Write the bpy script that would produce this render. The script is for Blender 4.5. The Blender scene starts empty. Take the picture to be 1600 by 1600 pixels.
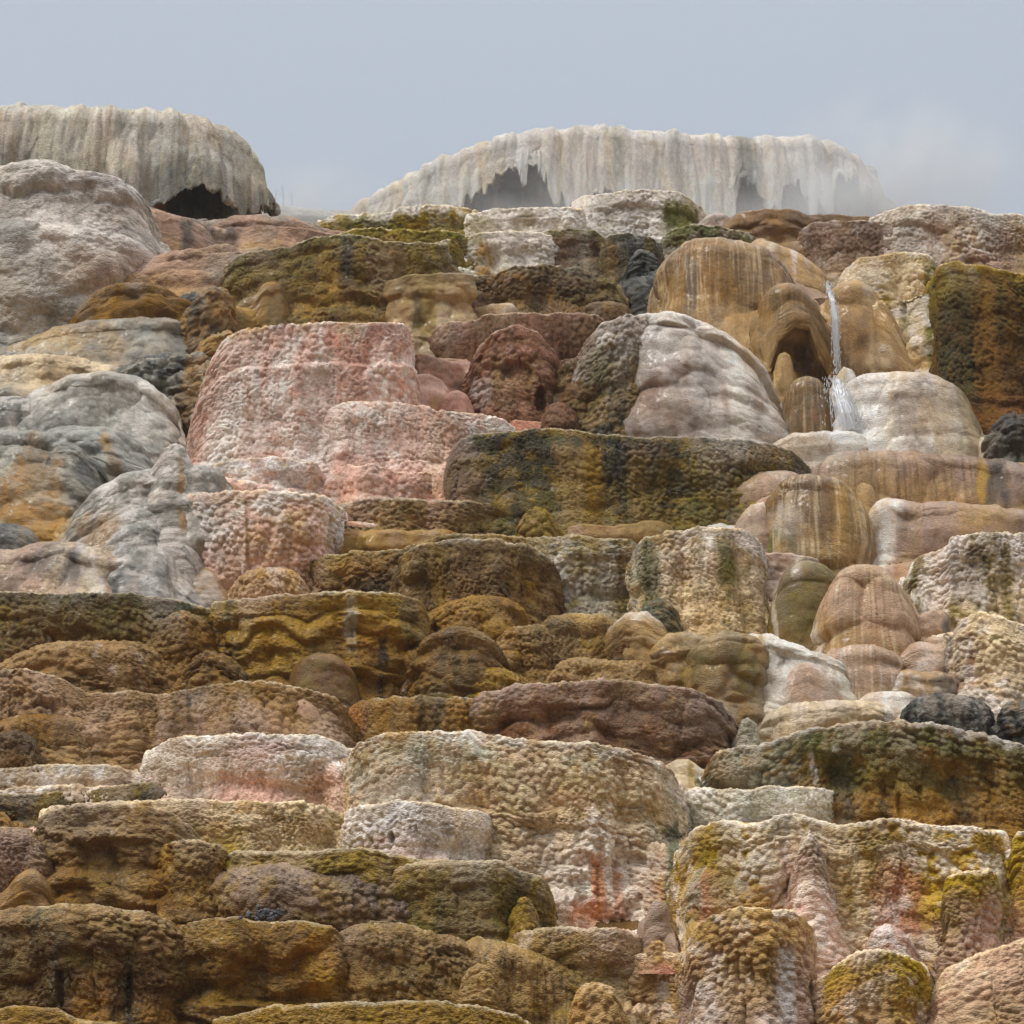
import bpy, math, random
import numpy as np

# ------------------------------------------------------------------ camera, sky, sun, exposure
scn = bpy.context.scene
C = scn.collection
PITCH, HALF = math.radians(10.0), math.radians(12.0)
cam_d = bpy.data.cameras.new('camera')
cam = bpy.data.objects.new('camera', cam_d); C.objects.link(cam)
cam.location = (0, 0, 0); cam.rotation_euler = (math.radians(90) + PITCH, 0, 0)
cam_d.sensor_fit = 'HORIZONTAL'; cam_d.sensor_width = 36
cam_d.lens = 18 / math.tan(HALF); cam_d.clip_end = 3000; cam_d.clip_start = 0.5
scn.camera = cam

SUN_EL, SUN_AZ = math.radians(52), math.radians(-62)      # azimuth measured from behind the camera, minus = from the left
sdir = (math.sin(SUN_AZ) * math.cos(SUN_EL), -math.cos(SUN_AZ) * math.cos(SUN_EL), math.sin(SUN_EL))
w = bpy.data.worlds.new("World"); scn.world = w; w.use_nodes = True
nt = w.node_tree; nt.nodes.clear()
out = nt.nodes.new('ShaderNodeOutputWorld'); add = nt.nodes.new('ShaderNodeAddShader')
bg1 = nt.nodes.new('ShaderNodeBackground'); bg2 = nt.nodes.new('ShaderNodeBackground')
sky = nt.nodes.new('ShaderNodeTexSky'); sky.sky_type = 'NISHITA'; sky.sun_disc = False
sky.sun_elevation = SUN_EL; sky.sun_rotation = math.atan2(sdir[0], sdir[1]); sky.dust_density = 6; sky.altitude = 1900
bg1.inputs['Strength'].default_value = 0.012
nt.links.new(sky.outputs[0], bg1.inputs['Color'])
tc = nt.nodes.new('ShaderNodeTexCoord'); sep = nt.nodes.new('ShaderNodeSeparateXYZ')
ramp = nt.nodes.new('ShaderNodeValToRGB')                  # overcast layer: brighter towards the zenith
nt.links.new(tc.outputs['Generated'], sep.inputs[0]); nt.links.new(sep.outputs['Z'], ramp.inputs[0])
r = ramp.color_ramp
r.elements[0].position = 0.0; r.elements[0].color = (0.34, 0.42, 0.54, 1)
r.elements[1].position = 1.0; r.elements[1].color = (2.6, 2.55, 2.5, 1)
e = r.elements.new(0.30); e.color = (0.325, 0.42, 0.555, 1)
e = r.elements.new(0.40); e.color = (0.29, 0.385, 0.54, 1)
e = r.elements.new(0.62); e.color = (1.3, 1.31, 1.33, 1)
# sky dimmed low behind the camera, added to strengthen the top light
mrb = nt.nodes.new('ShaderNodeMapRange'); mrb.inputs['From Min'].default_value = -.9; mrb.inputs['From Max'].default_value = .3
mrb.inputs['To Min'].default_value = .06; mrb.inputs['To Max'].default_value = 1
lowr = nt.nodes.new('ShaderNodeMapRange'); lowr.inputs['From Min'].default_value = .75; lowr.inputs['From Max'].default_value = .35
lowr.inputs['To Min'].default_value = 0; lowr.inputs['To Max'].default_value = 1
mxb = nt.nodes.new('ShaderNodeMix'); mxb.data_type = 'FLOAT'; mxb.inputs['A'].default_value = 1
nt.links.new(sep.outputs['Y'], mrb.inputs['Value']); nt.links.new(sep.outputs['Z'], lowr.inputs['Value'])
nt.links.new(lowr.outputs[0], mxb.inputs['Factor']); nt.links.new(mrb.outputs[0], mxb.inputs['B'])
scl = nt.nodes.new('ShaderNodeVectorMath'); scl.operation = 'SCALE'
nt.links.new(ramp.outputs[0], scl.inputs[0]); nt.links.new(mxb.outputs['Result'], scl.inputs['Scale'])
nt.links.new(scl.outputs[0], bg2.inputs['Color']); bg2.inputs['Strength'].default_value = .74
nt.links.new(bg1.outputs[0], add.inputs[0]); nt.links.new(bg2.outputs[0], add.inputs[1]); nt.links.new(add.outputs[0], out.inputs[0])
from mathutils import Vector
sd = bpy.data.lights.new('sun', 'SUN'); sd.energy = 1.5; sd.angle = math.radians(10); sd.color = (1, .96, .9)
so = bpy.data.objects.new('sun', sd); C.objects.link(so)
so.rotation_euler = Vector(sdir).to_track_quat('Z', 'Y').to_euler()
scn.view_settings.view_transform = 'Standard'; scn.view_settings.look = 'None'
scn.view_settings.exposure = 0.30; scn.view_settings.gamma = 1.0
try:
    scn.cycles.volume_bounces = 2; scn.cycles.max_bounces = 5
except Exception: pass

# ------------------------------------------------------------------ geometry of the view (1600 px photograph coordinates)
TH = math.tan(HALF); CP, SP = math.cos(PITCH), math.sin(PITCH)
def ray(px, py):
    a = (np.asarray(px, float) - 800) / 800 * TH; b = (800 - np.asarray(py, float)) / 800 * TH
    return a, CP - b * SP, SP + b * CP
def at(px, py, Y):
    x, y, z = ray(px, py); k = Y / y
    return x * k, Y + 0 * x, z * k
def proj(X, Y, Z):
    f = Y * CP + Z * SP; u = -Y * SP + Z * CP
    return 800 + X / f / TH * 800, 800 - u / f / TH * 800
def hillY(py):
    x, y, z = ray(800, py); a = z / y
    return 24.8 / (0.70 - a)

# ------------------------------------------------------------------ noise
def _h(i, j, s):
    with np.errstate(over='ignore'):
        n = (i.astype(np.int64) * 374761393 + j.astype(np.int64) * 668265263 + int(s) * 2147483647 + 12345) & 0xFFFFFFFF
        n = ((n ^ (n >> 13)) * 1274126177) & 0xFFFFFFFF
        n = ((n ^ (n >> 16)) * 2246822519) & 0xFFFFFFFF
        n = n ^ (n >> 15)
    return (n & 0xFFFFFF) / float(0x1000000)
def vn(u, v, s=0):
    i, j = np.floor(u), np.floor(v); fu, fv = u - i, v - j
    fu = fu * fu * (3 - 2 * fu); fv = fv * fv * (3 - 2 * fv)
    a, b, c, d = _h(i, j, s), _h(i + 1, j, s), _h(i, j + 1, s), _h(i + 1, j + 1, s)
    return (a + (b - a) * fu) * (1 - fv) + (c + (d - c) * fu) * fv
def fbm(u, v, s=0, o=4):
    t, a, n = 0, 1, 0
    for k in range(o):
        t = t + a * vn(u * 2 ** k + 17.3 * k, v * 2 ** k + 9.1 * k, s + k * 7); n += a; a *= .55
    return t / n
def cells(u, v, s=0, up=0.8, dn=1.35, jit=.9, soft=0):
    """rounded pillows with creases between them; v grows downwards, so pillows hang: long shoulders, tight undersides"""
    i, j = np.floor(u), np.floor(v); best = np.full(u.shape, 9.0); acc = 0; idv = np.zeros(u.shape)
    for di in (-1, 0, 1):
        for dj in (-1, 0, 1):
            ci, cj = i + di, j + dj
            x = ci + .5 + (_h(ci, cj, s) - .5) * jit; y = cj + .5 + (_h(ci, cj, s + 31) - .5) * jit
            dy = v - y; dy = np.where(dy > 0, dy * dn, dy * up)
            rr = .8 + .45 * _h(ci, cj, s + 77)
            d = np.sqrt((u - x) ** 2 + dy ** 2) / rr
            if soft: acc = acc + np.exp(-soft * d * d * 2.2)
            m = d < best; best = np.where(m, d, best); idv = np.where(m, _h(ci, cj, s + 53), idv)
    if soft: return 1 - np.clip(-np.log(acc + 1e-9) / soft, -.2, 1.25), idv
    b = np.clip(best * 1.5, 0, 1.12)
    return 1 - b * b, idv
def sst(a, b, x):
    t = np.clip((x - a) / (b - a), 0, 1); return t * t * (3 - 2 * t)

# ------------------------------------------------------------------ colours (sRGB) and materials
PAL = dict(white=(216, 210, 204), gwhite=(194, 191, 176), pink=(206, 176, 164), salmon=(190, 140, 118), tan=(176, 149, 104),
           ochre=(156, 126, 44), brown=(118, 94, 38), rust=(140, 95, 56), olive=(118, 107, 28), dkolive=(70, 65, 18),
           yolive=(158, 139, 56), grey=(146, 145, 138), dkgrey=(90, 90, 86), black=(38, 38, 33), cream=(212, 196, 168),
           mauve=(166, 143, 128), sand=(174, 144, 100), orange=(206, 134, 66), pgrey=(188, 184, 176), bluegreen=(92, 100, 82),
           redbrown=(122, 84, 44), gold=(172, 146, 50), wash=(232, 226, 218), peach=(194, 164, 138), moss=(106, 105, 22))
def lin(c):
    c = np.array(c) / 255.; return np.where(c <= .04045, c / 12.92, ((c + .055) / 1.055) ** 2.4)
def _sat(c, k=1.30):
    m = float(np.dot(c, (.3, .59, .11))); return np.clip(m + (c - m) * k, .004, .9)
LIN = {k: _sat(lin(v) ** 1.15 * 1.04, 1.42 if k in ('olive', 'dkolive', 'yolive', 'moss', 'gold', 'ochre', 'brown') else (1.0 if k in ('salmon', 'orange', 'rust', 'peach') else 1.14)) for k, v in PAL.items()}

def material(name, rough, grain_scale, grain, bump, speck, spec=.4, coat=0.0):
    m = bpy.data.materials.new(name); m.use_nodes = True; t = m.node_tree; n = t.nodes; l = t.links
    b = n['Principled BSDF']
    at_ = n.new('ShaderNodeAttribute'); at_.attribute_name = 'Col'
    g = n.new('ShaderNodeTexCoord')
    no = n.new('ShaderNodeTexNoise'); no.inputs['Scale'].default_value = grain_scale; no.inputs['Detail'].default_value = 6; no.inputs['Roughness'].default_value = .85
    mp = n.new('ShaderNodeMapping'); mp.inputs['Scale'].default_value = (1, 1, 1.7); l.new(g.outputs['Object'], mp.inputs['Vector'])
    l.new(mp.outputs[0], no.inputs['Vector'])
    mr = n.new('ShaderNodeMapRange'); mr.inputs['From Min'].default_value = .3; mr.inputs['From Max'].default_value = .7
    mr.inputs['To Min'].default_value = 1 - grain; mr.inputs['To Max'].default_value = 1 + grain
    l.new(no.outputs['Fac'], mr.inputs['Value'])
    mul = n.new('ShaderNodeVectorMath'); mul.operation = 'SCALE'
    l.new(at_.outputs['Color'], mul.inputs[0]); l.new(mr.outputs[0], mul.inputs['Scale'])
    vo = n.new('ShaderNodeTexVoronoi'); vo.inputs['Scale'].default_value = grain_scale * 1.3          # pale mineral grains, doubling as painted glints of the wet crust
    l.new(mp.outputs[0], vo.inputs['Vector'])
    sr = n.new('ShaderNodeMapRange'); sr.inputs['From Min'].default_value = .35; sr.inputs['From Max'].default_value = .12
    sr.inputs['To Min'].default_value = 0; sr.inputs['To Max'].default_value = speck
    l.new(vo.outputs['Distance'], sr.inputs['Value'])
    n2 = n.new('ShaderNodeTexNoise'); n2.inputs['Scale'].default_value = 3.0; n2.inputs['Detail'].default_value = 3
    l.new(g.outputs['Object'], n2.inputs['Vector'])
    s2 = n.new('ShaderNodeMapRange'); s2.inputs['From Min'].default_value = .42; s2.inputs['From Max'].default_value = .62
    l.new(n2.outputs['Fac'], s2.inputs['Value'])
    mm = n.new('ShaderNodeMath'); mm.operation = 'MULTIPLY'; l.new(sr.outputs[0], mm.inputs[0]); l.new(s2.outputs[0], mm.inputs[1])
    mx = n.new('ShaderNodeMix'); mx.data_type = 'RGBA'
    l.new(mm.outputs[0], mx.inputs['Factor']); l.new(mul.outputs[0], mx.inputs['A']); mx.inputs['B'].default_value = (.72, .67, .56, 1)
    l.new(mx.outputs['Result'], b.inputs['Base Color'])
    b.inputs['Roughness'].default_value = rough; b.inputs['Specular IOR Level'].default_value = spec
    b.inputs['Coat Weight'].default_value = coat; b.inputs['Coat Roughness'].default_value = .22
    ad = n.new('ShaderNodeMath'); ad.operation = 'SUBTRACT'
    l.new(no.outputs['Fac'], ad.inputs[0]); l.new(vo.outputs['Distance'], ad.inputs[1])
    bp = n.new('ShaderNodeBump'); bp.inputs['Strength'].default_value = bump; bp.inputs['Distance'].default_value = .022
    l.new(ad.outputs[0], bp.inputs['Height']); l.new(bp.outputs[0], b.inputs['Normal'])
    return m
MAT = dict(crust=material('mineral_crust', .8, 22, .46, 1.0, .30, .3),
           algae=material('algae_crust', .42, 22, .62, 1.0, .40, .32, .12),
           wet=material('wet_flowstone', .38, 26, .36, .8, .28, .45, .22),
           haze=material('dry_travertine', .9, 15, .24, .9, .20, .2),
           dark=material('wet_dark_crust', .45, 20, .25, .8, .30, .45, .1))

# style: u-scale, v-scale, amplitude (metres) of nested pillows; flute = vertical columns; rough = small noise
STY = dict(
    crust=dict(m='crust', c=[(1.2, .55, .11), (.36, .26, .045), (.11, .095, .054)], flute=(.55, .04), n=.012),
    rosy=dict(m='crust', c=[(1.0, .50, .08), (.28, .34, .045), (.12, .11, .054)], flute=(.45, .09), n=.012),
    bubbly=dict(m='algae', c=[(1.3, .62, .20), (.44, .32, .09), (.12, .105, .058)], flute=(.6, .04), n=.012),
    ledge=dict(m='algae', c=[(1.6, .7, .13), (.5, .34, .06), (.11, .09, .052)], flute=(.5, .06), n=.010),
    steps=dict(m='algae', c=[(2.2, .50, .20), (.8, .32, .09), (.13, .085, .042)], flute=(.6, .04), n=.010),
    wet=dict(m='wet', c=[(1.4, .9, .14), (.75, .5, .045), (.10, .08, .006)], flute=(.35, .02), n=.005),
    wetlob=dict(m='wet', c=[(.95, .60, .17), (.45, .33, .060), (.13, .11, .012)], flute=(.4, .02), n=.006),
    streak=dict(m='wet', c=[(1.7, 1.3, .14), (.22, .6, .015), (.09, .09, .008)], flute=(.3, .05), n=.005),
    smooth=dict(m='haze', c=[(1.9, 1.0, .22), (.8, .5, .07), (.13, .11, .018)], flute=(.9, .03), n=.012),
    grey=dict(m='wet', c=[(1.5, 1.0, .20), (.55, .42, .07), (.12, .10, .016)], flute=(.8, .03), n=.010),
    rock=dict(m='dark', c=[(.55, .40, .16), (.25, .20, .08), (.12, .10, .035)], flute=(.5, .05), n=.02),
    drip=dict(m='haze', c=[(.50, 2.4, .12), (.24, 1.8, .05), (.12, .5, .014)], flute=(.45, .14), n=.006),
    fringe=dict(m='algae', c=[(.9, .8, .12), (.16, .9, .05), (.11, .12, .032)], flute=(.22, .07), n=.010),
)

count = [0]
def build(nv, grid, col, name, mat):
    """grid: rows x cols x 3 -> one quad mesh with a colour attribute"""
    R, K = grid.shape[:2]
    me = bpy.data.meshes.new(name); n = R * K
    me.vertices.add(n); me.vertices.foreach_set('co', grid.reshape(-1).astype(np.float32))
    idx = np.arange(n).reshape(R, K)
    q = np.stack([idx[:-1, :-1], idx[1:, :-1], idx[1:, 1:], idx[:-1, 1:]], -1).reshape(-1, 4)
    me.loops.add(q.size); me.loops.foreach_set('vertex_index', q.reshape(-1).astype(np.int32))
    me.polygons.add(len(q)); me.polygons.foreach_set('loop_start', np.arange(0, q.size, 4, dtype=np.int32))
    me.update(calc_edges=True)
    me.polygons.foreach_set('use_smooth', np.ones(len(q), bool))
    ca = me.color_attributes.new('Col', 'FLOAT_COLOR', 'POINT')
    cc = np.ones((n, 4), np.float32); cc[:, :3] = col.reshape(-1, 3); ca.data.foreach_set('color', cc.reshape(-1))
    me.materials.append(mat); me.update()
    return me

def colour(pal, U, V, vf, drim, PX, PY, seed, idc, crest, vs=.55):
    """pal: 'c1 c2 c3 | kind colour amount | ...' """
    parts = [p.split() for p in pal.split('|')]
    base = [LIN[c] for c in parts[0]]
    wob = np.clip(vf + (fbm(U * .9, V * .6, seed + 3) - .5) * .9, 0, 1) * (len(base) - 1) if len(base) > 1 else vf * 0
    k = np.clip(np.floor(wob).astype(int), 0, max(len(base) - 2, 0)); f = sst(.15, .85, wob - k)[..., None]
    B = np.array(base + [base[-1]])
    col = B[k] * (1 - f) + B[k + 1] * f
    grain = (fbm(U * 10, V * 12, seed + 60, 3) - .5) * .5 + (idc - .5) * .16
    def mixin(m, c):
        nonlocal col
        m = np.clip(m, 0, 1)[..., None]; col = col * (1 - m) + LIN[c] * m
    for q, p in enumerate(parts[1:]):
        kind, c = p[0], p[1]; a = float(p[2]) if kind not in ('at', 'run') else (float(p[6]) if kind == 'at' and len(p) > 6 else .85); s = seed + 100 + 13 * q
        if kind == 'streak':
            x = fbm(U * 3.2, V * .35, s, 5); mixin(sst(.60 - .30 * a, .86 - .30 * a, x + grain * .5) * min(1, a + .3), c)
        elif kind == 'fine':
            x = fbm(U * 24, V * 1.1, s, 4); mixin(sst(.58 - .25 * a, .84 - .25 * a, x + grain * .3) * min(1, a + .2), c)
        elif kind == 'blotch':
            x = fbm(U * .9, V * 1.1, s, 5); mixin(sst(.58 - .25 * a, .84 - .25 * a, x + grain * .5) * min(1, a + .25), c)
        elif kind == 'patchy':
            x = fbm(U * 3.5, V * 3.5, s, 4); mixin(sst(.56 - .25 * a, .78 - .25 * a, x + grain * .5) * min(1, a + .2), c)
        elif kind == 'crest':
            mixin(a * sst(.45, .95, crest + (fbm(U * 2, V * 2, s, 3) - .5) * .8), c)
        elif kind == 'cell':
            mixin(a * (idc > .62), c)
        elif kind == 'rim':
            wd = float(p[3]) if len(p) > 3 else .12
            n_ = fbm(U * 4, V * 1.2, s, 4)
            mixin(a * (1 - sst(wd * .5, wd * 1.7, drim - (n_ - .5 + grain * .5) * wd * 2.2)), c)
        elif kind == 'foot':
            mixin(a * sst(.45, 1.0, vf + (fbm(U * 2, V * .8, s, 4) - .5) * .7), c)
        elif kind == 'at':        # stain at a place: colour amount px py rx ry
            px, py, rx, ry = map(float, p[2:6])
            wx = (fbm(U * 2.5, V * 1.2, s, 4) - .5) * 1.1; d = np.sqrt(((PX - px) / rx + wx * .9) ** 2 + ((PY - py) / ry + wx * .5) ** 2)
            mixin(a * (1 - sst(.5, 1.3, d + (fbm(U * 7, V * 4, s + 5, 3) - .5) * .7 + grain * .9)), c)
        elif kind == 'run':       # a run of colour down the face: colour amount px halfwidth y0 y1 [px at the bottom]
            px, hw, y0, y1 = map(float, p[2:6]); pb = float(p[6]) if len(p) > 6 else px
            f_ = np.clip((PY - y0) / (y1 - y0), 0, 1)
            cx = px + (pb - px) * f_ + (fbm(V * 1.2, V * 0 + 3, s, 3) - .5) * hw * 1.2
            d = np.abs(PX - cx) / hw + (fbm(U * 6, V * .8, s + 5, 4) - .5) * 1.1 + grain * .9
            m = (1 - sst(.4, 1.35, d)) * sst(y0 - 8, y0 + 10, PY + (fbm(U * 8, V * 0, s, 2) - .5) * 24) * (1 - sst(y1 - 25, y1 + 25, PY + (fbm(U * 8, V * 0 + 9, s, 2) - .5) * 50))
            mixin(a * m, c)
    t = 1 + (fbm(U * 5.5, V * vs, seed + 905, 4) - .5) * .40 + (fbm(U * 1.6, V * 1.2, seed + 900, 5) - .5) * .70 + (fbm(U * 8, V * 8, seed + 901, 3) - .5) * .45 + (fbm(U * 26, V * 26, seed + 903, 2) - .5) * .45 + (idc - .5) * .16
    hue = (fbm(U * 1.1, V * 1.1, seed + 950, 3) - .4) * .16
    col = col * t[..., None]; col[..., 0] *= 1 + hue; col[..., 2] *= 1 - hue
    return np.clip(col, .006, .80)

FACTOR = .75
MFAC = dict(algae=.82, crust=1.26, wet=.98, haze=1.0, dark=.8)
# The ledges grew as one deposit. All base surfaces are first entered in a map of the front face (world x, z -> y);
# each face is then drawn forward towards its nearer neighbours' flanks, so that bodies run into each other.
GX0, GZ0, GS = -24.0, -8.0, .06
NXg, NZg = 800, 600
FM = np.full((NZg, NXg), 1e3)
def enter(G):
    ix = ((G[..., 0] - GX0) / GS).astype(int); iz = ((G[..., 2] - GZ0) / GS).astype(int)
    ok = (ix >= 0) & (ix < NXg) & (iz >= 0) & (iz < NZg)
    np.minimum.at(FM, (iz[ok], ix[ok]), G[..., 1][ok])
FUSE = [None]
def finish_map(sl=1.5):
    F = FM.copy()
    for j in range(1, NXg): F[:, j] = np.minimum(F[:, j], F[:, j - 1] + sl * GS)
    for j in range(NXg - 2, -1, -1): F[:, j] = np.minimum(F[:, j], F[:, j + 1] + sl * GS)
    F = np.minimum(F, 500)
    F0 = F.copy()
    for q in (1, 2, 3, 4, 5): F[:-q] = np.maximum(F[:-q], F0[q:])      # the pull starts below a front rim, never on its top
    for _ in range(3):
        F[:, 1:-1] = (F[:, :-2] + 2 * F[:, 1:-1] + F[:, 2:]) / 4
    for _ in range(1):
        F[1:-1] = (F[:-2] + 2 * F[1:-1] + F[2:]) / 4
    FUSE[0] = F
def fuse(G, k=.76, m=.12, mask=None):
    F = FUSE[0]; x = (G[..., 0] - GX0) / GS; z = (G[..., 2] - GZ0) / GS
    x = np.clip(x, 0, NXg - 1.01); z = np.clip(z, 0, NZg - 1.01); i = x.astype(int); j = z.astype(int); fx = x - i; fz = z - j
    f = (F[j, i] * (1 - fx) + F[j, i + 1] * fx) * (1 - fz) + (F[j + 1, i] * (1 - fx) + F[j + 1, i + 1] * fx) * fz
    e = G[..., 1] - (f + m); dy = -k * np.clip(e - .04, 0, 2.2)
    if mask is not None: dy = dy * mask
    G = G.copy(); G[..., 1] += dy
    return G
JOBS = []; BLEED = []
def bleed_colours():
    """mineral stains run on from one ledge over the next: neighbouring colours mingle along their borders, mostly downwards"""
    acc = np.zeros((NZg * NXg, 4))
    for me, P, c in BLEED:
        ix = np.clip(((P[:, 0] - GX0) / GS).astype(int), 0, NXg - 1); iz = np.clip(((P[:, 2] - GZ0) / GS).astype(int), 0, NZg - 1)
        ok = P[:, 1] < FM[iz, ix] + .6; q = iz[ok] * NXg + ix[ok]
        acc[:, 3] += np.bincount(q, minlength=NZg * NXg)
        for k in range(3): acc[:, k] += np.bincount(q, weights=c[ok, k], minlength=NZg * NXg)
    A = acc.reshape(NZg, NXg, 4); wgt = A[..., 3:]; A = np.concatenate([A[..., :3] / np.maximum(wgt, 1), (wgt > 0) * 1.0], -1)
    for it in range(5):
        A[:, 2:-2] = (A[:, :-4] + A[:, 4:] + 2 * A[:, 2:-2] + A[:, 1:-3] + A[:, 3:-1]) / 6
        A[:-3] = (A[3:] * 1.4 + A[1:-2] * 1.2 + A[:-3] * 1.4) / 4
    A = A[..., :3] / np.maximum(A[..., 3:], 1e-3)
    for me, P, c in BLEED:
        x = np.clip((P[:, 0] - GX0) / GS, 0, NXg - 1.01); z = np.clip((P[:, 2] - GZ0) / GS, 0, NZg - 1.01); i = x.astype(int); j = z.astype(int)
        fx = (x - i)[:, None]; fz = (z - j)[:, None]
        b = (A[j, i] * (1 - fx) + A[j, i + 1] * fx) * (1 - fz) + (A[j + 1, i] * (1 - fx) + A[j + 1, i + 1] * fx) * fz
        n_ = fbm(P[:, 0] * 2.6, P[:, 2] * .8, 777, 5) + (fbm(P[:, 0] * 11, P[:, 2] * 9, 778, 3) - .5) * .3
        w = (.62 * sst(.42, .70, n_))[:, None]
        lum = (c @ np.array([.3, .59, .11])) / np.maximum(b @ np.array([.3, .59, .11]), .01)
        f = b * np.clip(lum[:, None], .45, 2.0) ** .55
        cc = np.ones((len(c), 4), np.float32); cc[:, :3] = c * (1 - w) + f * w
        me.color_attributes['Col'].data.foreach_set('color', cc.reshape(-1))
def terrace(*a_, **k_):
    count[0] += 1
    if k_.get('parent') is not None: return make(count[0], None, *a_, **k_)
    G = make(count[0], 'base', *a_, **k_); enter(G[26:]); JOBS.append((count[0], a_, k_))
def run_jobs():
    for c, a_, k_ in JOBS: make(c, 'final', *a_, **k_)
def make(cnt, mode, name, cat, label, rim, foot, pal, sty='crust', dy=0.0, d=None, n=2.6, a=None, b=None, prof=None, taper=0.0, group=None, D=None,
            footpoly=None, teeth=None, dents=(), back=1.6, parent=None, emb=.9, tip=0.0, res=1.0, lobes=1.0, wob=1.0, smooth=.015, sq=1.0, cols=0.0):
    """a bulging ledge or dome. rim: skyline in photograph pixels, foot: where its visible face ends; the plan is a super-ellipse
    that turns back into the hill at both ends, so it is a real round body from any side."""
    seed = cnt * 101
    S = STY[sty]
    rx = np.array([p[0] for p in rim], float); ry = np.array([p[1] for p in rim], float)
    if sq != 1.0:
        H_ = max(ry.max() - ry.min(), 1.0); fx_ = np.linspace(rx[0], rx[-1], 60); fy_ = np.interp(fx_, rx, ry)
        rx, ry = fx_, ry.min() + H_ * ((fy_ - ry.min()) / H_) ** sq
    if D is None: D = float(hillY(foot)) + dy
    if d is None:
        wpx = rx[-1] - rx[0]; d = float(np.clip(wpx * D * TH / 800 * .24, .4, 1.1))
    X0 = float(at(rx[0], ry[0], D + d * .75)[0]); X1 = float(at(rx[-1], ry[-1], D + d * .75)[0])
    xc, W = (X0 + X1) / 2, (X1 - X0) / 2
    mh = (min(foot, 1640) - ry.min()) * D * TH / 800
    if a is None: a = .05 + .02 * min(d, 1.5)
    if b is None: b = a * .9
    b = min(b, mh * .6); a = min(a, .38 * W)
    step = D * .000415 * 1.15 / res
    # plan curve, sampled by arc length
    th = np.linspace(math.pi, 0, 1500); cs, sn = np.cos(th), np.sin(th)
    pxs = xc + W * np.sign(cs) * np.abs(cs) ** (2 / n); pys = D + d * (1 - np.abs(sn) ** (2 / n))
    # wavy front
    pys = pys + wob * (fbm((pxs + seed) * .8, pxs * 0, seed, 3) - .5) * .5 * np.abs(sn)
    pxs = np.concatenate([[pxs[0]], pxs, [pxs[-1]]]); pys = np.concatenate([[pys[0] + back], pys, [pys[-1] + back]])
    L = np.concatenate([[0], np.cumsum(np.hypot(np.diff(pxs), np.diff(pys)))])
    K = int(L[-1] / step) + 2
    u = np.linspace(0, L[-1], K)
    X = np.interp(u, L, pxs); Y = np.interp(u, L, pys)
    tx, ty = np.gradient(X), np.gradient(Y); tl = np.hypot(tx, ty) + 1e-9
    nx, ny = ty / tl, -tx / tl                                    # outward: towards the camera on the front
    Yc = np.minimum(Y, D + d)
    ppx, _ = proj(X, Yc, Yc * .2)
    fx = np.linspace(rx[0], rx[-1], 240); fy = np.interp(fx, rx, ry); sg = 240 * smooth; kx = np.arange(-int(3 * sg), int(3 * sg) + 1); kw = np.exp(-.5 * (kx / sg) ** 2); kw /= kw.sum()
    fy = np.convolve(np.pad(fy, len(kx) // 2, mode='reflect', reflect_type='odd'), kw, 'valid')
    pyr = np.interp(ppx, fx, fy)
    zr = at(ppx, pyr, Yc)[2]
    zr = zr + (fbm(u * 3.5, u * 0, seed + 5, 4) - .5) * .10 * wob
    # profile rows: (inward scale towards the back for the top, outward offset, height drop)
    rows = []
    NT = 27
    for k in np.linspace(0, 1, NT + 1)[:-1] ** .6: rows.append(('top', k))
    nr = max(6, int(1.5 * max(a, b) / step))
    for k in np.linspace(0, math.pi / 2, nr): rows.append(('rim', k))
    zf = at(np.clip(ppx, rx[0], rx[-1]), foot if footpoly is None else np.interp(ppx, [p[0] for p in footpoly], [p[1] for p in footpoly]), Yc)[2]
    if teeth:
        tl_, tw = teeth; tm = np.interp(ppx, [p[0] for p in footpoly], [1.0 if p[1] < 328 else .15 for p in footpoly]); zf = zf + tm * (fbm(u / 1.1, u * 0, seed + 8, 3) - .5) * tl_ * .8
        for q_, (ws, am_, pw) in enumerate(((1.0, .8, 3), (.45, .55, 3), (.2, .3, 2))):
            cc, iv = cells((u + .3 * vn(u * 2, u * 0, seed)) / (tw * ws), u * 0 + .5, seed + 9 + q_, 1, 1)
            zf = zf - tm * tl_ * am_ * (np.clip(cc, 0, 1) ** .7 * (.15 + 1.4 * iv ** pw))
        zf = zf + tm * tl_ * .22
    else:
        zf = zf - emb
    mhh = float(np.max(zr - b - zf)); nf = max(8, int(mhh / step))
    for k in np.linspace(0, 1, nf)[1:]: rows.append(('face', k))
    if teeth:
        for k in (.3, .6, 1.0): rows.append(('under', k))
    if prof is None: prof = [(0, 0), (.12, .04), (.35, -.02), (1, .30)]
    pk = [p[0] for p in prof]; pv = [p[1] for p in prof]
    G = np.zeros((len(rows), K, 3)); VF = np.zeros((len(rows), K)); DR = np.zeros((len(rows), K))
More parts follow.
